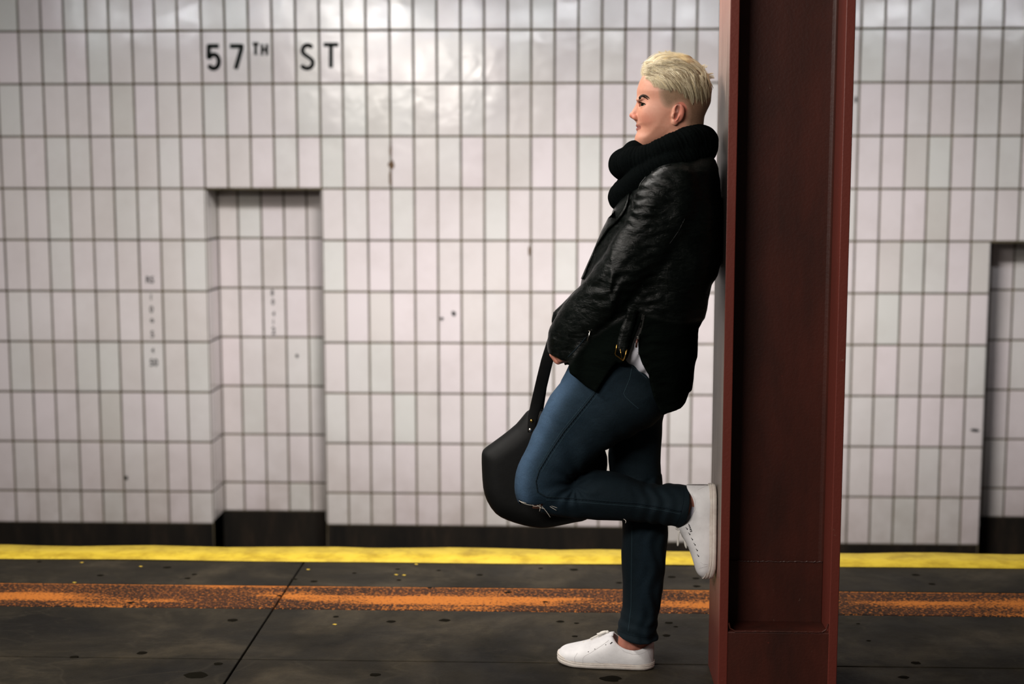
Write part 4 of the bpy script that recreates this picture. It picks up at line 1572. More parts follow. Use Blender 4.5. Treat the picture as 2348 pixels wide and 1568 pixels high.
# ---- jeans
def build_jeans():
    f = Field(axis([(P(1165, 0, YC).x - 0.01, P(1600, 1000, YC).x, 0.003)]), axis([(3.62, 3.985, 0.003)]), axis([(P(0, 1490, 3.9).z, P(0, 765, YC).z, 0.003)]))
    raised = [(1330, 800), (1308, 838), (1288, 872), (1262, 905), (1240, 950), (1216, 1004), (1196, 1045), (1183, 1080), (1180, 1110), (1184, 1134), (1194, 1152), (1220, 1164), (1258, 1172), (1300, 1180), (1360, 1187), (1430, 1191), (1500, 1198), (1562, 1210), (1604, 1216),
              (1608, 1122), (1577, 1117), (1540, 1112), (1520, 1114), (1480, 1109), (1440, 1092), (1400, 1080), (1362, 1077), (1334, 1083), (1312, 1096), (1336, 1072), (1370, 1045), (1402, 1012), (1450, 975), (1490, 952), (1508, 925), (1512, 880), (1470, 830), (1400, 790)]
    yr = lambda x, z: YN + 0.04 * np.clip((x - P(1300, 0, YC).x) / 0.3, 0, 1) * (z < P(0, 1060, YC).z)
    f.poly(W3(raised, 3.77, 2), yr, 0.076, 0.080, 0.01, p=2.15, smooth=0.03)
    stand = [(1435, 860), (1490, 870), (1520, 905), (1518, 1000), (1514, 1060), (1518, 1110), (1526, 1155), (1531, 1205), (1530, 1250), (1521, 1330), (1512, 1400), (1508, 1450), (1505, 1500), (1413, 1500), (1413, 1462), (1417, 1435), (1427, 1392), (1428, 1340), (1425, 1260), (1427, 1200), (1413, 1130), (1400, 1092), (1394, 1060), (1398, 1010), (1412, 940)]
    f.poly(W3(stand, YF, 2), YF, 0.070, 0.072, 0.012, p=2.15, smooth=0.03)
    hips = [(1352, 790), (1420, 770), (1490, 820), (1520, 860), (1530, 890), (1522, 925), (1506, 955), (1470, 975), (1400, 1000), (1340, 970), (1305, 890)]
    f.poly(W3(hips, YC, 2), YC, 0.160, 0.11, 0.05, p=2.2, smooth=0.04)
    # drag folds at the back of the knee, groin and hem
    kx, kz = P(1318, 1098, YN).x, P(0, 1098, YN).z

    def folds(x, y, z):
        r = np.sqrt((x - kx) ** 2 + (z - kz) ** 2)
        a = np.arctan2(z - kz, x - kx)
        w = np.exp(-(r / 0.09) ** 2) * np.clip(r / 0.02, 0, 1)
        g = 0.0022 * np.sin(a * 9 + 1.2 * np.sin(r * 60)) * w
        hem = 0.0018 * np.sin(z * 190 + 1.5 * np.sin(x * 50 + y * 30)) * np.exp(-((z - P(0, 1430, YF).z) / 0.05) ** 2)
        hem2 = 0.0022 * np.sin(x * 170 + 1.5 * np.sin(z * 50 + y * 40)) * np.exp(-((x - P(1520, 0, YN).x) / 0.05) ** 2) * (z < P(0, 1090, YC).z)
        thigh = 0.0016 * np.sin((z * 0.5 + x) * 95 + 2 * np.sin(z * 25)) * np.exp(-((z - P(0, 985, YC).z) / 0.06) ** 2)
        return g + hem + hem2 + thigh + crinkle(x, y, z, 3, 26, 0.0011)
    f.warp(folds)
    wl_ = [P(a, b, 3.66) for a, b in ((1300, 700), (1400, 790), (1437, 817), (1486, 857), (1560, 915), (1640, 700))]
    f.polycut(wl_, 3.5, 4.1, 0.003)
    f.polycut([P(a, b, 3.77) for a, b in ((1581, 1085), (1579, 1140), (1573, 1178), (1559, 1211), (1556, 1250), (1650, 1250), (1650, 1085))], 3.5, 4.1, 0.002)
    f.polycut([P(a, b, 3.85) for a, b in ((1380, 1450), (1413, 1457), (1440, 1466), (1470, 1470), (1504, 1470), (1540, 1472), (1540, 1600), (1380, 1600))], 3.5, 4.1, 0.002)
    f.polycut([P(a, b, 3.70) for a, b in ((1190, 1148), (1206, 1153), (1226, 1156), (1246, 1151), (1242, 1166), (1236, 1200), (1204, 1200), (1194, 1165))], 3.5, 3.79, 0.0015)
    return f


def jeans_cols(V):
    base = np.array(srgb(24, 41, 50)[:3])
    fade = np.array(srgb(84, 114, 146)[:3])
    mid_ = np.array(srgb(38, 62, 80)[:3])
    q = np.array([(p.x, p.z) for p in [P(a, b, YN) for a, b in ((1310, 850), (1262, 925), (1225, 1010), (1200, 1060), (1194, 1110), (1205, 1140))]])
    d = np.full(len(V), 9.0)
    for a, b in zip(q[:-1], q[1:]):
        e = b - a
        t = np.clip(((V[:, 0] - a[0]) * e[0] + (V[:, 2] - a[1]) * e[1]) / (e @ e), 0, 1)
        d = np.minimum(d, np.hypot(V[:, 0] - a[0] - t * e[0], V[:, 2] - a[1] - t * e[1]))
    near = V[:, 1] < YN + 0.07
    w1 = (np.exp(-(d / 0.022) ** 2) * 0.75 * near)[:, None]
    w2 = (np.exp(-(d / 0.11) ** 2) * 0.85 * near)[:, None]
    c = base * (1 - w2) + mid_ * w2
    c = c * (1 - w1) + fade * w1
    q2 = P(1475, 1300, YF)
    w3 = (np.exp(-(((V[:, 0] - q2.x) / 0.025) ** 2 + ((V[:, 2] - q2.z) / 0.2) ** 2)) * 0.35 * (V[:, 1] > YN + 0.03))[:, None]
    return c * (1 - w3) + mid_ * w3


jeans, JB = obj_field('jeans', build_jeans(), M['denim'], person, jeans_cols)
seam = [(1367, 898), (1350, 920), (1332, 942), (1292, 991), (1259, 1041), (1237, 1078), (1229, 1104), (1233, 1128), (1252, 1139), (1312, 1143), (1378, 1148), (1461, 1154), (1530, 1165), (1562, 1172)]
surf_tube(JB, seam, 0.0022, 'side_seam', M['denim_seam'], jeans, -0.0004, 150, 0.28)
surf_tube(JB, [(a - 4, b - 3) for a, b in seam[:6]] , 0.0005, 'stitching', M['thread_dark'], jeans, 0.0002, 60)
surf_tube(JB, [(a + 5, b + 4) for a, b in seam[:6]] , 0.0005, 'stitching', M['thread_dark'], jeans, 0.0002, 60)
surf_tube(JB, [(a, b + 7) for a, b in seam[8:]], 0.0005, 'stitching', M['thread_dark'], jeans, 0.0002, 60)
surf_tube(JB, [(1450, 838), (1444, 868), (1430, 902), (1434, 910), (1450, 925), (1466, 938)], 0.0007, 'pocket_edge', M['thread_dark'], jeans, 0.0001, 40)
surf_tube(JB, [(1432, 828), (1450, 840), (1470, 856), (1484, 868)], 0.0007, 'waistband_stitching', M['thread_dark'], jeans, 0.0001, 30)
surf_tube(JB, [(1449, 1205), (1448, 1300), (1447, 1390), (1440, 1450)], 0.0008, 'inseam', M['thread_dark'], jeans, 0.0, 50)
surf_tube(JB, [(1568, 1122), (1567, 1150), (1561, 1178), (1550, 1203)], 0.0009, 'hem', M['denim_seam'], jeans, 0.0, 30)
surf_tube(JB, [(1417, 1446), (1445, 1456), (1475, 1460), (1504, 1460)], 0.0009, 'hem', M['denim_seam'], jeans, 0.0, 30)
mb = MB()
th = [[(1190, 1148, 3.700), (1202, 1154, 3.690), (1220, 1157, 3.687), (1236, 1154, 3.690), (1246, 1148, 3.694)], [(1193, 1150, 3.702), (1206, 1158, 3.692), (1222, 1161, 3.688), (1235, 1158, 3.688), (1242, 1150, 3.692)],
      [(1222, 1160, 3.69), (1232, 1163, 3.685), (1240, 1158, 3.685), (1244, 1149, 3.69)], [(1240, 1149, 3.69), (1250, 1156, 3.682), (1262, 1158, 3.680), (1272, 1163, 3.680), (1281, 1165, 3.680)],
      [(1242, 1160, 3.69), (1248, 1168, 3.684), (1255, 1173, 3.684), (1258, 1181, 3.685), (1262, 1186, 3.686)], [(1238, 1150, 3.69), (1240, 1162, 3.684), (1237, 1172, 3.686)], [(1246, 1150, 3.69), (1258, 1160, 3.68), (1276, 1170, 3.68)],
      [(1430, 1190, 3.70), (1438, 1194, 3.69), (1434, 1199, 3.69)], [(1226, 1152, 3.69), (1238, 1166, 3.684), (1249, 1166, 3.684)]]
for p_ in th:
    mb.tube(bez([P(*q) for q in p_], 12), 0.0007, 5)
mb.build('frayed_threads', M['thread_white'], jeans, True)['kind'] = 'stuff'

# ---- shirt
f = Field(axis([(P(1330, 0, YC).x, P(1560, 0, YC).x, 0.004)]), axis([(3.60, 4.0, 0.004)]), axis([(P(0, 930, YC).z, P(0, 640, YC).z, 0.004)]))
f.poly(W3([(1390, 680), (1540, 680), (1530, 800), (1515, 880), (1450, 850), (1400, 800)], YC, 2), YC, 0.158, 0.055, 0.01)
f.warp(lambda x, y, z: 0.0015 * np.sin(x * 160 - z * 70 + y * 40))
shirt, SB = obj_field('shirt', f, M['shirt'], person)

# ---- jacket
def build_jacket():
    f = Field(axis([(P(1245, 800, YC).x - 0.01, 0.445, 0.0033)]), axis([(3.555, 4.055, 0.0036)]), axis([(P(0, 965, YC).z, P(0, 318, YC).z, 0.0033)]))
    torso = [(1470, 372), (1520, 345), (1600, 345), (1637, 368), (1646, 400), (1651, 434), (1653, 499), (1652, 571), (1643, 631), (1631, 651), (1621, 690), (1613, 725), (1600, 748), (1598, 812), (1590, 852), (1581, 908), (1578, 960), (1560, 1010), (1300, 1010), (1290, 860), (1303, 800),
             (1316, 740), (1326, 690), (1335, 639), (1361, 579), (1381, 531), (1404, 486), (1430, 440)]
    f.poly(W3(torso, YC, 2), YC, 0.182, 0.145, 0.02, p=2.5, smooth=0.04)
    sleeve = [(1560, 372), (1520, 378), (1488, 396), (1466, 420), (1452, 450), (1443, 473), (1419, 523), (1395, 556), (1374, 591), (1342, 639), (1316, 672), (1292, 698), (1276, 728), (1263, 752), (1258, 776), (1257, 812), (1262, 850), (1300, 850), (1326, 800), (1370, 765), (1420, 715),
              (1480, 655), (1540, 590), (1590, 510), (1604, 440), (1590, 390)]
    xw, xe = P(1280, 0, YC).x, P(1400, 0, YC).x
    ysl = lambda x, z: 3.735 - 0.083 * np.clip((x - xw) / (xe - xw), 0, 1) + 0.012 * np.clip((x - xe) / 0.15, 0, 1)
    f.poly(W3(sleeve, 3.70, 2), ysl, 0.062, 0.060, 0.009, p=2.1, smooth=0.03)
    f.chain([(P(1545, 440, 3.93), 0.075), (P(1410, 640, 3.945), 0.056), (P(1300, 735, 3.86), 0.042)], 0.02)
    flap = [(1312, 775), (1360, 740), (1440, 720), (1470, 715), (1464, 760), (1440, 815), (1410, 840), (1368, 900), (1344, 890), (1300, 858)]
    f.poly(W3(flap, 3.68, 2), 3.70, 0.060, 0.030, 0.012, p=2.6)

    def wr(x, y, z):
        q = crinkle(x, y, z, 11, 30, 0.0022, (1, 0.7, 1.3)) + crinkle(x, y, z, 12, 95, 0.0007, (0.6, 0.6, 1.8))
        a = np.exp(-((x - P(1470, 0, YC).x) / 0.06) ** 2)
        q = q + crinkle(x, y, z, 14, 75, 0.0026, (0.5, 0.5, 1.5)) * a
        el = np.exp(-(((x - P(1390, 0, YC).x) / 0.05) ** 2 + ((z - P(0, 640, YC).z) / 0.06) ** 2))
        return q + 0.0025 * np.sin((z - 0.9 * x) * 130 + 2 * np.sin(x * 60 + z * 30)) * el
    f.warp(wr)
    cut = [(1471, 722), (1462, 784), (1463, 806), (1470, 828), (1478, 843), (1487, 858), (1492, 885), (1500, 915), (1517, 949), (1530, 944), (1546, 941), (1562, 937), (1574, 928), (1583, 908), (1640, 900), (1640, 1060), (1240, 1060), (1240, 870), (1303, 853), (1322, 866),
           (1344, 884), (1356, 890), (1366, 896), (1384, 866), (1404, 836), (1413, 826), (1424, 829), (1437, 816), (1450, 780)]
    f.polycut([P(a, b, 3.66) for a, b in cut], 3.4, 4.2, 0.004)
    f.polycut([P(a, b, 3.70) for a, b in ((1225, 800), (1258, 813), (1280, 820), (1305, 829), (1305, 900), (1225, 900))], 3.4, 3.80, 0.003)
    # the lower arm opening: hollow round the hand
    f.cap(P(1284, 835, 3.737), P(1290, 808, 3.737), 0.024, 0.020, 0.004, 'cut')
    # dark groove between sleeve and lapel
    return f


def fleece(V):
    q = np.array([(p.x, p.z) for p in [P(a, b, 3.70) for a, b in ((1300, 836), (1322, 806), (1352, 772), (1400, 738), (1440, 722), (1468, 712), (1500, 722), (1560, 735), (1660, 745), (1660, 1000), (1300, 1000))]])
    m = np.clip(polydist(q, V[:, 0], V[:, 2]) / 0.012 + 0.5, 0, 1)
    return np.stack([m, m, m], 1)


jacket, KB = obj_field('leather_jacket', build_jacket(), M['leather'], person, fleece)
lap = strip(KB, [(1443, 440), (1425, 462), (1405, 486), (1382, 531), (1362, 579), (1347, 612), (1335, 640)], [(1445, 444), (1440, 472), (1429, 492), (1413, 511), (1396, 526), (1369, 566), (1338, 641)], 22, 6, 0.006)
lp = lap.build('lapel', M['leather'], jacket, True)
m_ = lp.modifiers.new('thick', 'SOLIDIFY')
m_.thickness = 0.004
for nm, pts, r in (('seam', [(1463, 436), (1470, 420), (1484, 403), (1502, 390), (1520, 382), (1538, 378)], 0.0022), ('seam', [(1472, 655), (1500, 655), (1531, 657), (1560, 664)], 0.0011), ('seam', [(1472, 662), (1500, 661), (1531, 663), (1558, 670)], 0.0011),
                   ('seam', [(1531, 600), (1530, 640), (1530, 700)], 0.0010), ('seam', [(1478, 707), (1495, 708), (1520, 716), (1560, 722)], 0.0010), ('seam', [(1571, 500), (1556, 530), (1535, 560)], 0.0012),
                   ('seam', [(1441, 440), (1446, 452), (1442, 466), (1437, 478)], 0.0014), ('seam', [(1288, 690), (1270, 715), (1266, 738)], 0.0016)):
    surf_tube(KB, pts, r, nm, M['leather'], jacket, 0.0002, 30)
# belt end and buckle
belt = strip(KB, [(1440, 706), (1432, 730), (1421, 760), (1414, 792), (1414, 806)], [(1462, 712), (1456, 736), (1446, 768), (1438, 800), (1434, 816)], 14, 4, 0.006).build('belt', M['leather'], jacket, True)
m_ = belt.modifiers.new('thick', 'SOLIDIFY')
m_.thickness = 0.003
yb_ = drape(KB, 1425, 795, 0.0)
yb_ = (yb_.y if yb_ else 3.62) - 0.009
mb = MB()
fr = [(1415, 790), (1413, 800), (1410.5, 811), (1412, 814), (1420, 820), (1428, 827), (1430, 826), (1434, 814), (1438, 801)]
mb.tube([P(a, b, yb_) for a, b in fr], 0.0017, 8)
mb.tube([P(1422, 800, yb_ - 0.001), P(1424, 812, yb_ - 0.002), P(1427, 824, yb_ - 0.002)], 0.0008, 8)
mb.build('buckle', M['brass'], jacket, True)
MB().ball(P(1437, 777, yb_ + 0.004), 0.0022, 6).build('stud', M['silver'], jacket, True)
# zips: teeth, slider and pull
def zipper(pts, bvh, n, tooth, name='zip_teeth', mat='silver', lift=0.002, fb=3.63):
    c = np.array(pts, float)
    L = np.r_[0, np.cumsum(np.hypot(*(c[1:] - c[:-1]).T))]
    mb = MB()
    ly = fb
    for i, q in enumerate(np.linspace(0, L[-1], n)):
        a, b = np.interp(q, L, c[:, 0]), np.interp(q, L, c[:, 1])
        h = drape(bvh, a + (1.2 if i % 2 else -1.2) * tooth, b, lift)
        if h is None or abs(h.y - ly) > 0.03:
            h = P(a, b, ly)
        ly = h.y
        mb.box(h.x - 0.0011 * tooth, h.x + 0.0011 * tooth, h.y - 0.001, h.y + 0.001, h.z - 0.0006, h.z + 0.0006)
    o = mb.build(name, M[mat], jacket)
    o['kind'] = 'stuff'
    return o
zy = drape(KB, 1476, 740, 0)
zy = zy.y if zy else 3.63
zipper([(1475, 722), (1471, 745), (1466, 763), (1462, 772)], KB, 34, 1.6, fb=zy)
zipper([(1463, 808), (1466, 822), (1471, 834)], KB, 18, 0.9, fb=zy)
MB().box(*[v for v in (P(1460, 770, zy).x, P(1465, 770, zy).x, zy - 0.008, zy - 0.002, P(1462, 778, zy).z, P(1462, 770, zy).z)]).build('zip_slider', M['silver'], jacket, bevel=0.001)
MB().tube([P(1462, 777, zy - 0.008), P(1460, 787, zy - 0.008), P(1459, 797, zy - 0.007)], 0.0028, 8, flat=0.35, flat_dir=(0, 1, 0)).build('zip_pull', Mat('dark_bronze', srgb(92, 62, 56), 0.4, metal=0.8).m, jacket, True)
surf_tube(KB, [(1343, 774), (1330, 790), (1315, 806), (1303, 818)], 0.0013, 'zip_teeth', M['denim_seam'], jacket, 0.0008, 40, 0.35)
h = drape(KB, 1352, 765, 0.004)
if h:
    MB().ball(P(1357, 755, h.y), (0.0022, 0.002, 0.0035), 6).build('zip_slider', M['silver'], jacket, True)
    MB().tube([P(1354, 758, h.y - .002), P(1350, 770, h.y - .003), P(1346, 783, h.y - .002)], 0.0015, 8).build('zip_pull', M['silver'], jacket, True)
    MB().ball(P(1351, 759, h.y - .001), 0.0014, 5).build('stud', M['silver'], jacket, True)
MB().tube([P(1619, 686, 3.79), P(1621, 694, 3.79), P(1617, 712, 3.79), P(1613, 728, 3.79), P(1604, 740, 3.79)], 0.0030, 6).build('belt_loop', M['leather'], jacket, True)

# ---- scarf: two thick turns of ribbed knit
def ring(f, pts, rib):
    half = [(P(a, b, y), r) for a, b, y, r in pts]
    far = [(Vector((v.x, 2 * YC - v.y, v.z)), r) for v, r in half[1:-1]][::-1]
    def fine(path, n=5):
        out = []
        m = len(path)
        for i in range(m - 1):
            p0, p1, p2, p3 = path[max(i - 1, 0)], path[i], path[i + 1], path[min(i + 2, m - 1)]
            for j in range(n):
                t = j / n
                v = 0.5 * ((2 * p1[0]) + (p2[0] - p0[0]) * t + (2 * p0[0] - 5 * p1[0] + 4 * p2[0] - p3[0]) * t * t + (3 * p1[0] - p0[0] - 3 * p2[0] + p3[0]) * t ** 3)
                out.append((v, p1[1] + (p2[1] - p1[1]) * t))
        out.append(path[-1])
        return out
    f.chain(fine(half), 0.004, rib)
    f.chain(fine([half[-1]] + far + [half[0]]), 0.004, rib)


f = Field(axis([(P(1375, 0, YC).x, 0.428, 0.0022)]), axis([(3.625, 3.975, 0.0026)]), axis([(P(0, 500, YC).z, P(0, 270, YC).z, 0.0022)]))
ring(f, [(1432, 377, YC, 0.041), (1452, 372, 3.748, 0.038), (1496, 362, 3.712, 0.036), (1548, 340, 3.700, 0.040), (1592, 326, 3.728, 0.042), (1608, 326, YC, 0.043)], (0.0095, 0.0027))
f.cap(P(1456, 354, 3.785), P(1456, 354, 3.815), 0.037, 0.037, 0.006)
ring(f, [(1428, 452, YC, 0.037), (1446, 436, 3.745, 0.037), (1480, 404, 3.700, 0.034), (1548, 368, 3.690, 0.038), (1596, 345, 3.730, 0.040), (1609, 338, YC, 0.042)], (0.0095, 0.0025))
f.warp(lambda x, y, z: crinkle(x, y, z, 5, 50, 0.0012))
scarf, FB = obj_field('knit_scarf', f, M['knit'], person)

# ---- sneakers
U = 1 / 811.0
def lerp_list(pts, u):
    return float(np.interp(u, [p[0] for p in pts], [p[1] for p in pts]))
WID = [(0, 6), (3, 17), (10, 25), (22, 32), (40, 37), (60, 39), (90, 38), (115, 35), (145, 32), (180, 31), (200, 27), (212, 18), (218, 6)]
TOP = [(0, 26), (4, 33), (9, 38), (16, 42), (33, 47), (53, 53), (68, 59), (84, 67), (96, 74), (108, 80), (119, 82), (126, 79), (132, 70), (140, 61), (151, 55), (168, 50), (186, 51), (198, 57), (208, 64), (214, 67), (218, 66)]
GAP = [(0, 0), (118, 0), (124, 9), (132, 20), (150, 27), (190, 25), (205, 19), (213, 9), (218, 0.5)]
SOLE_H = 17


def shoe(name, mw, loose):
    """toe at x=0, heel at x=218 units, sole on z=0"""
    us = [0, 1, 3, 6, 10, 16, 22, 30, 40, 50, 60, 70, 80, 90, 100, 108, 114, 118, 121, 124, 128, 132, 138, 145, 155, 168, 180, 190, 198, 205, 210, 214, 216.5, 218]
    na = 12
    vs, fs = [], []
    spring = lambda u: 5.0 * max(0, 1 - u / 34) ** 2
    for side in (-1, 1):
        base = len(vs)
        for u in us:
            w, t_, g = lerp_list(WID, u), lerp_list(TOP, u), lerp_list(GAP, u)
            for k in range(na + 1):
                th = math.pi / 2 * k / na
                bulge = 1.0 + 0.05 * math.sin(math.pi * min(k / na * 1.6, 1))
                y = g + (w * bulge - g) * (math.cos(th) ** (0.75 if u < 110 else 0.55))
                v0 = SOLE_H - 3 + spring(u)
                v = v0 + (t_ - v0) * (math.sin(th) ** 0.95)
                cre = 0.5 * math.sin(u * 0.55 + k * 0.4) * math.exp(-((u - 62) / 18) ** 2) * (k / na)
                vs.append((u * U, side * y * U, (v + cre) * U))
        for i in range(len(us) - 1):
            for k in range(na):
                a, b, c, d = base + i * (na + 1) + k, base + (i + 1) * (na + 1) + k, base + (i + 1) * (na + 1) + k + 1, base + i * (na + 1) + k + 1
                fs.append((a, b, c, d) if side < 0 else (a, d, c, b))
    mb = MB().add(vs, fs)
    up = mb.build('sneaker', M['shoe'], person, True)
    bm_w = up.modifiers.new('weld', 'WELD')
    bm_w.merge_threshold = 0.0006
    sd = up.modifiers.new('thick', 'SOLIDIFY')
    sd.thickness = 0.0022
    sd.offset = 1
    su = up.modifiers.new('sub', 'SUBSURF')
    su.levels = su.render_levels = 1
    up.matrix_world = mw
    # sole
    prof = [(0.0, -3.0), (1.5, -0.6), (4.5, 0.6), (8.0, 0.8), (8.4, 0.0), (10.6, 0.0), (11.0, 0.9), (13.6, 0.9), (14.0, 0.2), (15.0, 0.6), (SOLE_H, 0.4), (SOLE_H + 0.8, -1.6)]
    ring_ = []
    uu = [0, 0.8, 2.5, 6, 11, 18, 28, 40, 55, 70, 90, 110, 130, 150, 170, 188, 200, 208, 213, 216.5, 218]
    for u in uu:
        ring_.append((u, -lerp_list(WID, u)))
    for u in uu[::-1]:
        ring_.append((u, lerp_list(WID, u)))
    vs, fs = [], []
    n = len(ring_)
    for (h_, off) in prof:
        for (u, y) in ring_:
            sgn = -1 if y < 0 else 1
            ou = -2.2 * max(0, 1 - u / 20) + 2.2 * max(0, (u - 200) / 18)
            toe_up = (1 + 0.45 * max(0, 1 - u / 45)) if h_ > 4 else 1
            shrink = off
            vs.append(((u + ou + (shrink * (-1 if u < 20 else (1 if u > 205 else 0)))) * U, (y + sgn * (1.6 + shrink)) * U, (h_ * toe_up + spring(u) * (1 if h_ < 3 else 0.8)) * U))
    for i in range(len(prof) - 1):
        for j in range(n):
            fs.append((i * n + j, i * n + (j + 1) % n, (i + 1) * n + (j + 1) % n, (i + 1) * n + j))
    for i in (0, len(prof) - 1):
        for j in range(n // 2 - 1):
            q = (i * n + j, i * n + j + 1, i * n + n - 2 - j, i * n + n - 1 - j)
            fs.append(q[::-1] if i == 0 else q)
    so = MB().add(vs, fs).build('sole', M['rubber'], up, True)
    so.modifiers.new('e', 'EDGE_SPLIT').split_angle = math.radians(50)
    # tongue
    vs, fs = [], []
    for i, u in enumerate((92, 104, 114, 122, 127)):
        for j in range(7):
            y = (j - 3) / 3
            z = lerp_list(TOP, min(u, 119)) + 2.5 + (0.4 * (u - 104) if u > 104 else 0) * 0.35 - 4.5 * y * y
            vs.append((u * U, y * 15 * U, z * U))
    for i in range(4):
        for j in range(6):
            fs.append((i * 7 + j, (i + 1) * 7 + j, (i + 1) * 7 + j + 1, i * 7 + j + 1))
    tg = MB().add(vs, fs).build('tongue', M['shoe'], up, True)
    tg.modifiers.new('thick', 'SOLIDIFY').thickness = 0.003
    # laces across the throat
    for i, u in enumerate((58, 68, 78, 88, 98, 108)):
        mb = MB()
        for dirn in (-1, 1):
            pts = []
            for k in range(9):
                q = k / 8 * 2 - 1
                z = lerp_list(TOP, u + 5 * q * dirn) + 2.2 - 6.0 * q * q - 1.0
                pts.append(((u + 5 * q * dirn) * U, q * (13 + 0.03 * u) * U, z * U))
            mb.tube(pts, 0.0026, 6, flat=0.5, flat_dir=(0.1, 0, 1))
        mb.build('lace', M['lace'], up, True)
    if not loose:
        mb = MB()
        for (q) in ([(112, 0, 87), (104, -8, 88), (92, -11, 80), (84, -8, 76), (92, -4, 80), (108, -1, 87)], [(112, 0, 87), (106, 9, 88), (95, 12, 80), (88, 9, 76), (96, 5, 82), (110, 1, 87)],
                    [(112, 0, 87), (100, -3, 83), (84, -6, 75), (74, -8, 68)], [(112, 1, 88), (102, 2, 84), (88, 4, 78)]):
            mb.tube(bez([tuple(c * U for c in p) for p in q], 12), 0.0030, 6, flat=0.5)
        mb.ball((112 * U, 0, 87 * U), 0.005, 6)
        mb.build('bow', M['lace'], up, True)
    return up


toe = Vector((-0.003, 3.927, 0.0))
heel = Vector((0.263, 3.887, 0.0))
ax = (heel - toe).normalized()
sc_ = (heel - toe).length / (218 * U)
lat = Vector((0, 0, 1)).cross(ax)
sA = shoe('sneaker', Matrix(((ax.x * sc_, lat.x * sc_, 0, toe.x), (ax.y * sc_, lat.y * sc_, 0, toe.y), (0, 0, sc_ * 0.88, 0.0012), (0, 0, 0, 1))), False)
zt_, zh_ = P(1640, 1320, 3.79).z, P(1640, 1107, 3.79).z
sr = (zh_ - zt_) / (222 * U)
sB = shoe('sneaker', Matrix(((0, 0, -sr, CX0 - 0.0025), (0, sr, 0, 3.77), (sr, 0, 0, zt_ + 0.003), (0, 0, 0, 1))), True)
sA['label'] = 'flat on the floor'
sB['label'] = 'raised, sole against the column'
bpy.context.view_layer.update()
dg = bpy.context.evaluated_depsgraph_get()


def world_bvh(o):
    ev = o.evaluated_get(dg)
    me = ev.to_mesh()
    vs = [o.matrix_world @ v.co for v in me.vertices]
    t_ = BVHTree.FromPolygons(vs, [tuple(p.vertices) for p in me.polygons])
    ev.to_mesh_clear()
    return t_


def keep_world(o, parent):
    o.parent = parent
    o.matrix_parent_inverse = parent.matrix_world.inverted()
    return o


M['stitch'] = Mat('grey_stitch', srgb(196, 192, 194), 0.8).m
BA, BB = world_bvh(sA), world_bvh(sB)
for bv, par, lines in ((BA, sA, ([(1319, 1521), (1317, 1508), (1324, 1497)], [(1336, 1522), (1336, 1509), (1342, 1503), (1352, 1498), (1380, 1480), (1396, 1468)], [(1484, 1489), (1490, 1505), (1496, 1521)], [(1417, 1480), (1432, 1494), (1450, 1500), (1470, 1499), (1486, 1491), (1497, 1482)],
                                [(1362, 1513), (1375, 1519), (1390, 1522)])),
                       (BB, sB, ([(1628, 1112), (1615, 1116), (1600, 1123)], [(1586, 1130), (1594, 1148), (1594, 1168), (1584, 1188), (1568, 1202)], [(1632, 1120), (1632, 1180), (1632, 1240), (1630, 1275)], [(1606, 1288), (1612, 1293), (1622, 1294)], [(1603, 1303), (1612, 1300), (1622, 1297)]))):
    for ln in lines:
        q = surf_tube(bv, ln, 0.00045, 'stitch_line', M['stitch'], None, 0.0001, 24, fallback=3.78)
        keep_world(q, par)
for bv, par, dots, r in ((BB, sB, [(1576, 1213), (1582, 1225), (1588, 1237), (1594, 1249), (1599, 1262), (1602, 1275)], 0.0018), (BA, sA, [(1389, 1478), (1364, 1488), (1349, 1494)], 0.0014)):
    for (a, b) in dots:
        h = drape(bv, a, b, 0.0003)
        if h is None:
            h = P(a, b, 3.77 if par is sB else 3.87)
        q = MB().ball(h, (r, 0.0008, r), 6).build('eyelet', M['eyelet'], None, True)
        keep_world(q, par)
        if par is sB:
            q = MB().tube([h, P(a - 3.5, b - 4, h.y - 0.001)], 0.0007, 5).build('eyelet', M['eyelet'], None, True)
            keep_world(q, par)
# small striped side tab of the raised sneaker, its counterpart on the other
for bv, par, ends, k in ((BB, sB, ((1579.5, 1202.0), (1585.5, 1218.0)), 5), (BA, sA, ((1404, 1472), (1399, 1476)), 1)):
    mb = MB()
    for i in range(k):
        for s_ in (0, 1):
            t0 = i / max(k - 1, 1)
            a = ends[0][0] + (ends[1][0] - ends[0][0]) * (t0 if k > 1 else s_)
            b = ends[0][1] + (ends[1][1] - ends[0][1]) * (t0 if k > 1 else s_)
            h = drape(bv, a, b, 0.0003) or P(a, b, 3.77)
            if s_ == 0:
                h0 = h
        if k > 1:
            wdt = 1.0 + 2.6 * t0
            mb.tube([P(a - wdt, b + 0.3, h.y - .0004), P(a + wdt * .4, b - 0.5, h.y - .0004)], 0.0009, 5)
        else:
            mb.tube([h0, h], 0.0014, 5)
    if k > 1:
        mb.tube([P(ends[0][0] - 0.5, ends[0][1], h.y - .0002), P(ends[1][0] + 1, ends[1][1], h.y - .0002)], 0.0007, 5)
    keep_world(mb.build('side_tab', M['eyelet'], None, True), par)
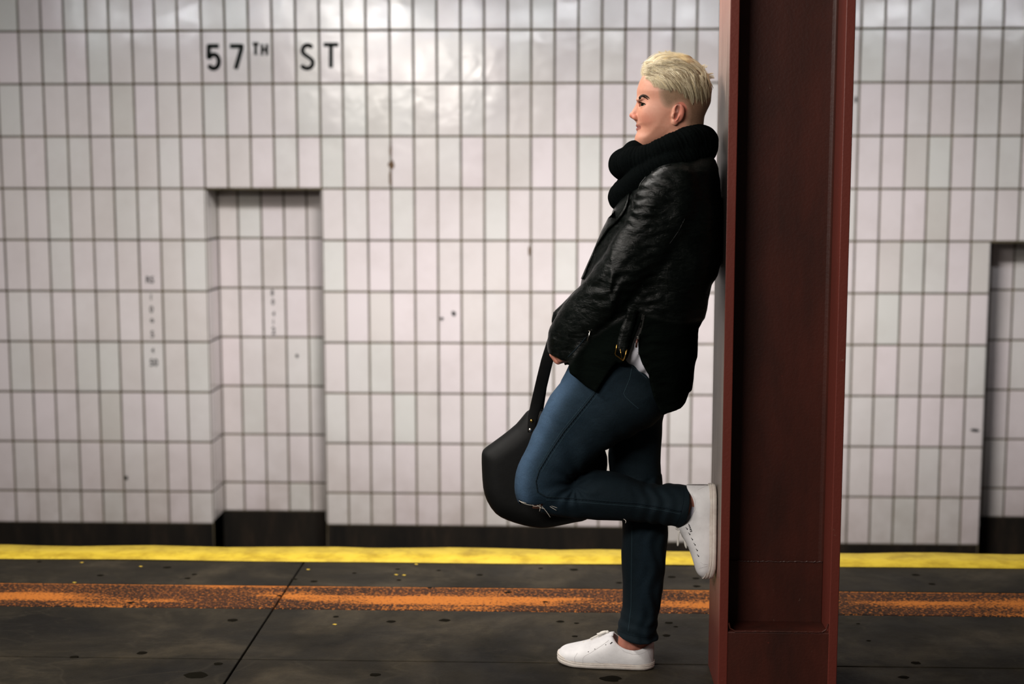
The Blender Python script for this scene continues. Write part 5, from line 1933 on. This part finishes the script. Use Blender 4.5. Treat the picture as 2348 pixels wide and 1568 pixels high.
# loose lace ends of the raised sneaker hang straight down
for q in ([(1563, 1209, 3.77), (1556, 1214, 3.765), (1555, 1228, 3.763), (1555, 1240, 3.763), (1554, 1252, 3.763)], [(1565, 1212, 3.77), (1566, 1222, 3.766), (1569, 1240, 3.765), (1574, 1257, 3.765)],
          [(1568, 1214, 3.775), (1572, 1230, 3.772), (1577, 1252, 3.772)], [(1566, 1210, 3.77), (1556, 1206, 3.765), (1548, 1209, 3.763), (1545, 1213, 3.763), (1553, 1216, 3.765), (1564, 1211, 3.77)]):
    keep_world(MB().tube(bez([P(*p) for p in q], 12), [0.0026] * 9 + [0.0034, 0.0034, 0.0022], 6, flat=0.45, flat_dir=(0, 1, 0)).build('lace', M['lace'], None, True), sB)
# socks
def sock(pts, r, flat=0.62):
    return MB().tube(pts, r, 32, flat=flat, flat_dir=(0, 1, 0)).build('sock', M['sock'], person, True)
sock([P(1450, 1518, YF + .012), P(1451, 1503, YF + .011), P(1452, 1489, YF + .010)], [0.046, 0.0485, 0.0485], 0.53)
sock([P(1614, 1184, 3.77), P(1598, 1178, 3.77), P(1579, 1171, 3.77)], [0.040, 0.043, 0.042], 0.62)

# ================================================================ bag
bag_root = bpy.data.objects.new('shoulder_bag', None)
COL.objects.link(bag_root)
b0 = P(1240, 1205, 3.90)
bag_root.location = b0
tag(bag_root, 'black leather shoulder bag hanging from the person\'s hands behind the bent knee', 'bag')
f = Field(axis([(P(1095, 1100, 3.9).x - 0.005, P(1400, 1100, 3.9).x + 0.01, 0.0035)]), axis([(3.83, 3.975, 0.0032)]), axis([(P(0, 1218, 3.9).z, P(0, 930, 3.9).z, 0.0035)]))
outl = [(1214, 941), (1200, 953), (1182, 974), (1150, 999), (1112, 1026), (1103, 1036), (1101, 1050), (1102, 1080), (1106, 1120), (1116, 1150), (1136, 1178), (1162, 1193), (1200, 1205), (1240, 1211), (1272, 1208), (1320, 1199), (1346, 1193), (1372, 1165), (1388, 1120), (1391, 1085), (1392, 1050), (1372, 1010), (1320, 970), (1270, 945), (1244, 940)]
f.poly([P(a, b, 3.88) for a, b in spline(outl, 2)], 3.895, 0.050, 0.055, 0.006, p=2.2, smooth=0.02)
f.warp(lambda x, y, z: crinkle(x, y, z, 21, 14, 0.0022, (1, 0.5, 1)))
bagb, GB = obj_field('bag_body', f, M['bag'], None)
bagb.parent = bag_root
bagb.matrix_parent_inverse = Matrix.Translation(-b0)


def bpart(mb, name, mat, par=None):
    mb.v = [tuple(Vector(v) - b0) for v in mb.v]
    return mb.build(name, mat, par or bag_root, True)


ys0 = (drape(GB, 1222, 965, 0.0) or P(1222, 965, 3.86)).y - 0.004
path = [P(1276, 752, 3.79), P(1267, 785, 3.79), P(1254, 828, 3.80), P(1244, 868, 3.82), P(1233, 915, ys0 - 0.004), P(1222, 955, ys0 - 0.002), P(1218, 985, ys0 - 0.001), P(1217, 994, ys0)]
bpart(MB().tube(bez(path, 4) and path, [0.015, 0.016, 0.0165, 0.0165, 0.0165, 0.014, 0.0105, 0.008], 14, flat=0.16, flat_dir=(0, 1, 0)), 'strap', M['bag'])
path2 = [P(1279, 752, 3.84), P(1271, 785, 3.83), P(1256, 830, 3.85), P(1243, 885, 3.89), P(1234, 945, 3.93), P(1230, 990, 3.945)]
bpart(MB().tube(path2, 0.014, 14, flat=0.16, flat_dir=(0, 1, 0)), 'strap', M['bag'])
bpart(MB().tube([P(1277, 752, 3.79), P(1279, 745, 3.80), P(1281, 745, 3.82), P(1279, 752, 3.84)], 0.014, 14, flat=0.2), 'strap', M['bag'])
bpart(MB().ball(P(1219, 965, ys0 - 0.004), (0.005, 0.003, 0.005), 8), 'rivet', M['brass'])
bpart(MB().ball(P(1216, 986, ys0 - 0.003), (0.0055, 0.003, 0.0055), 8), 'rivet', M['silver'])
pts = []
for a, b in ((1212, 944), (1222, 941), (1234, 939), (1244, 941)):
    pts.append(P(a, b, 3.885))
bpart(MB().tube(pts, 0.0012, 6), 'rim_piping', M['bag'])
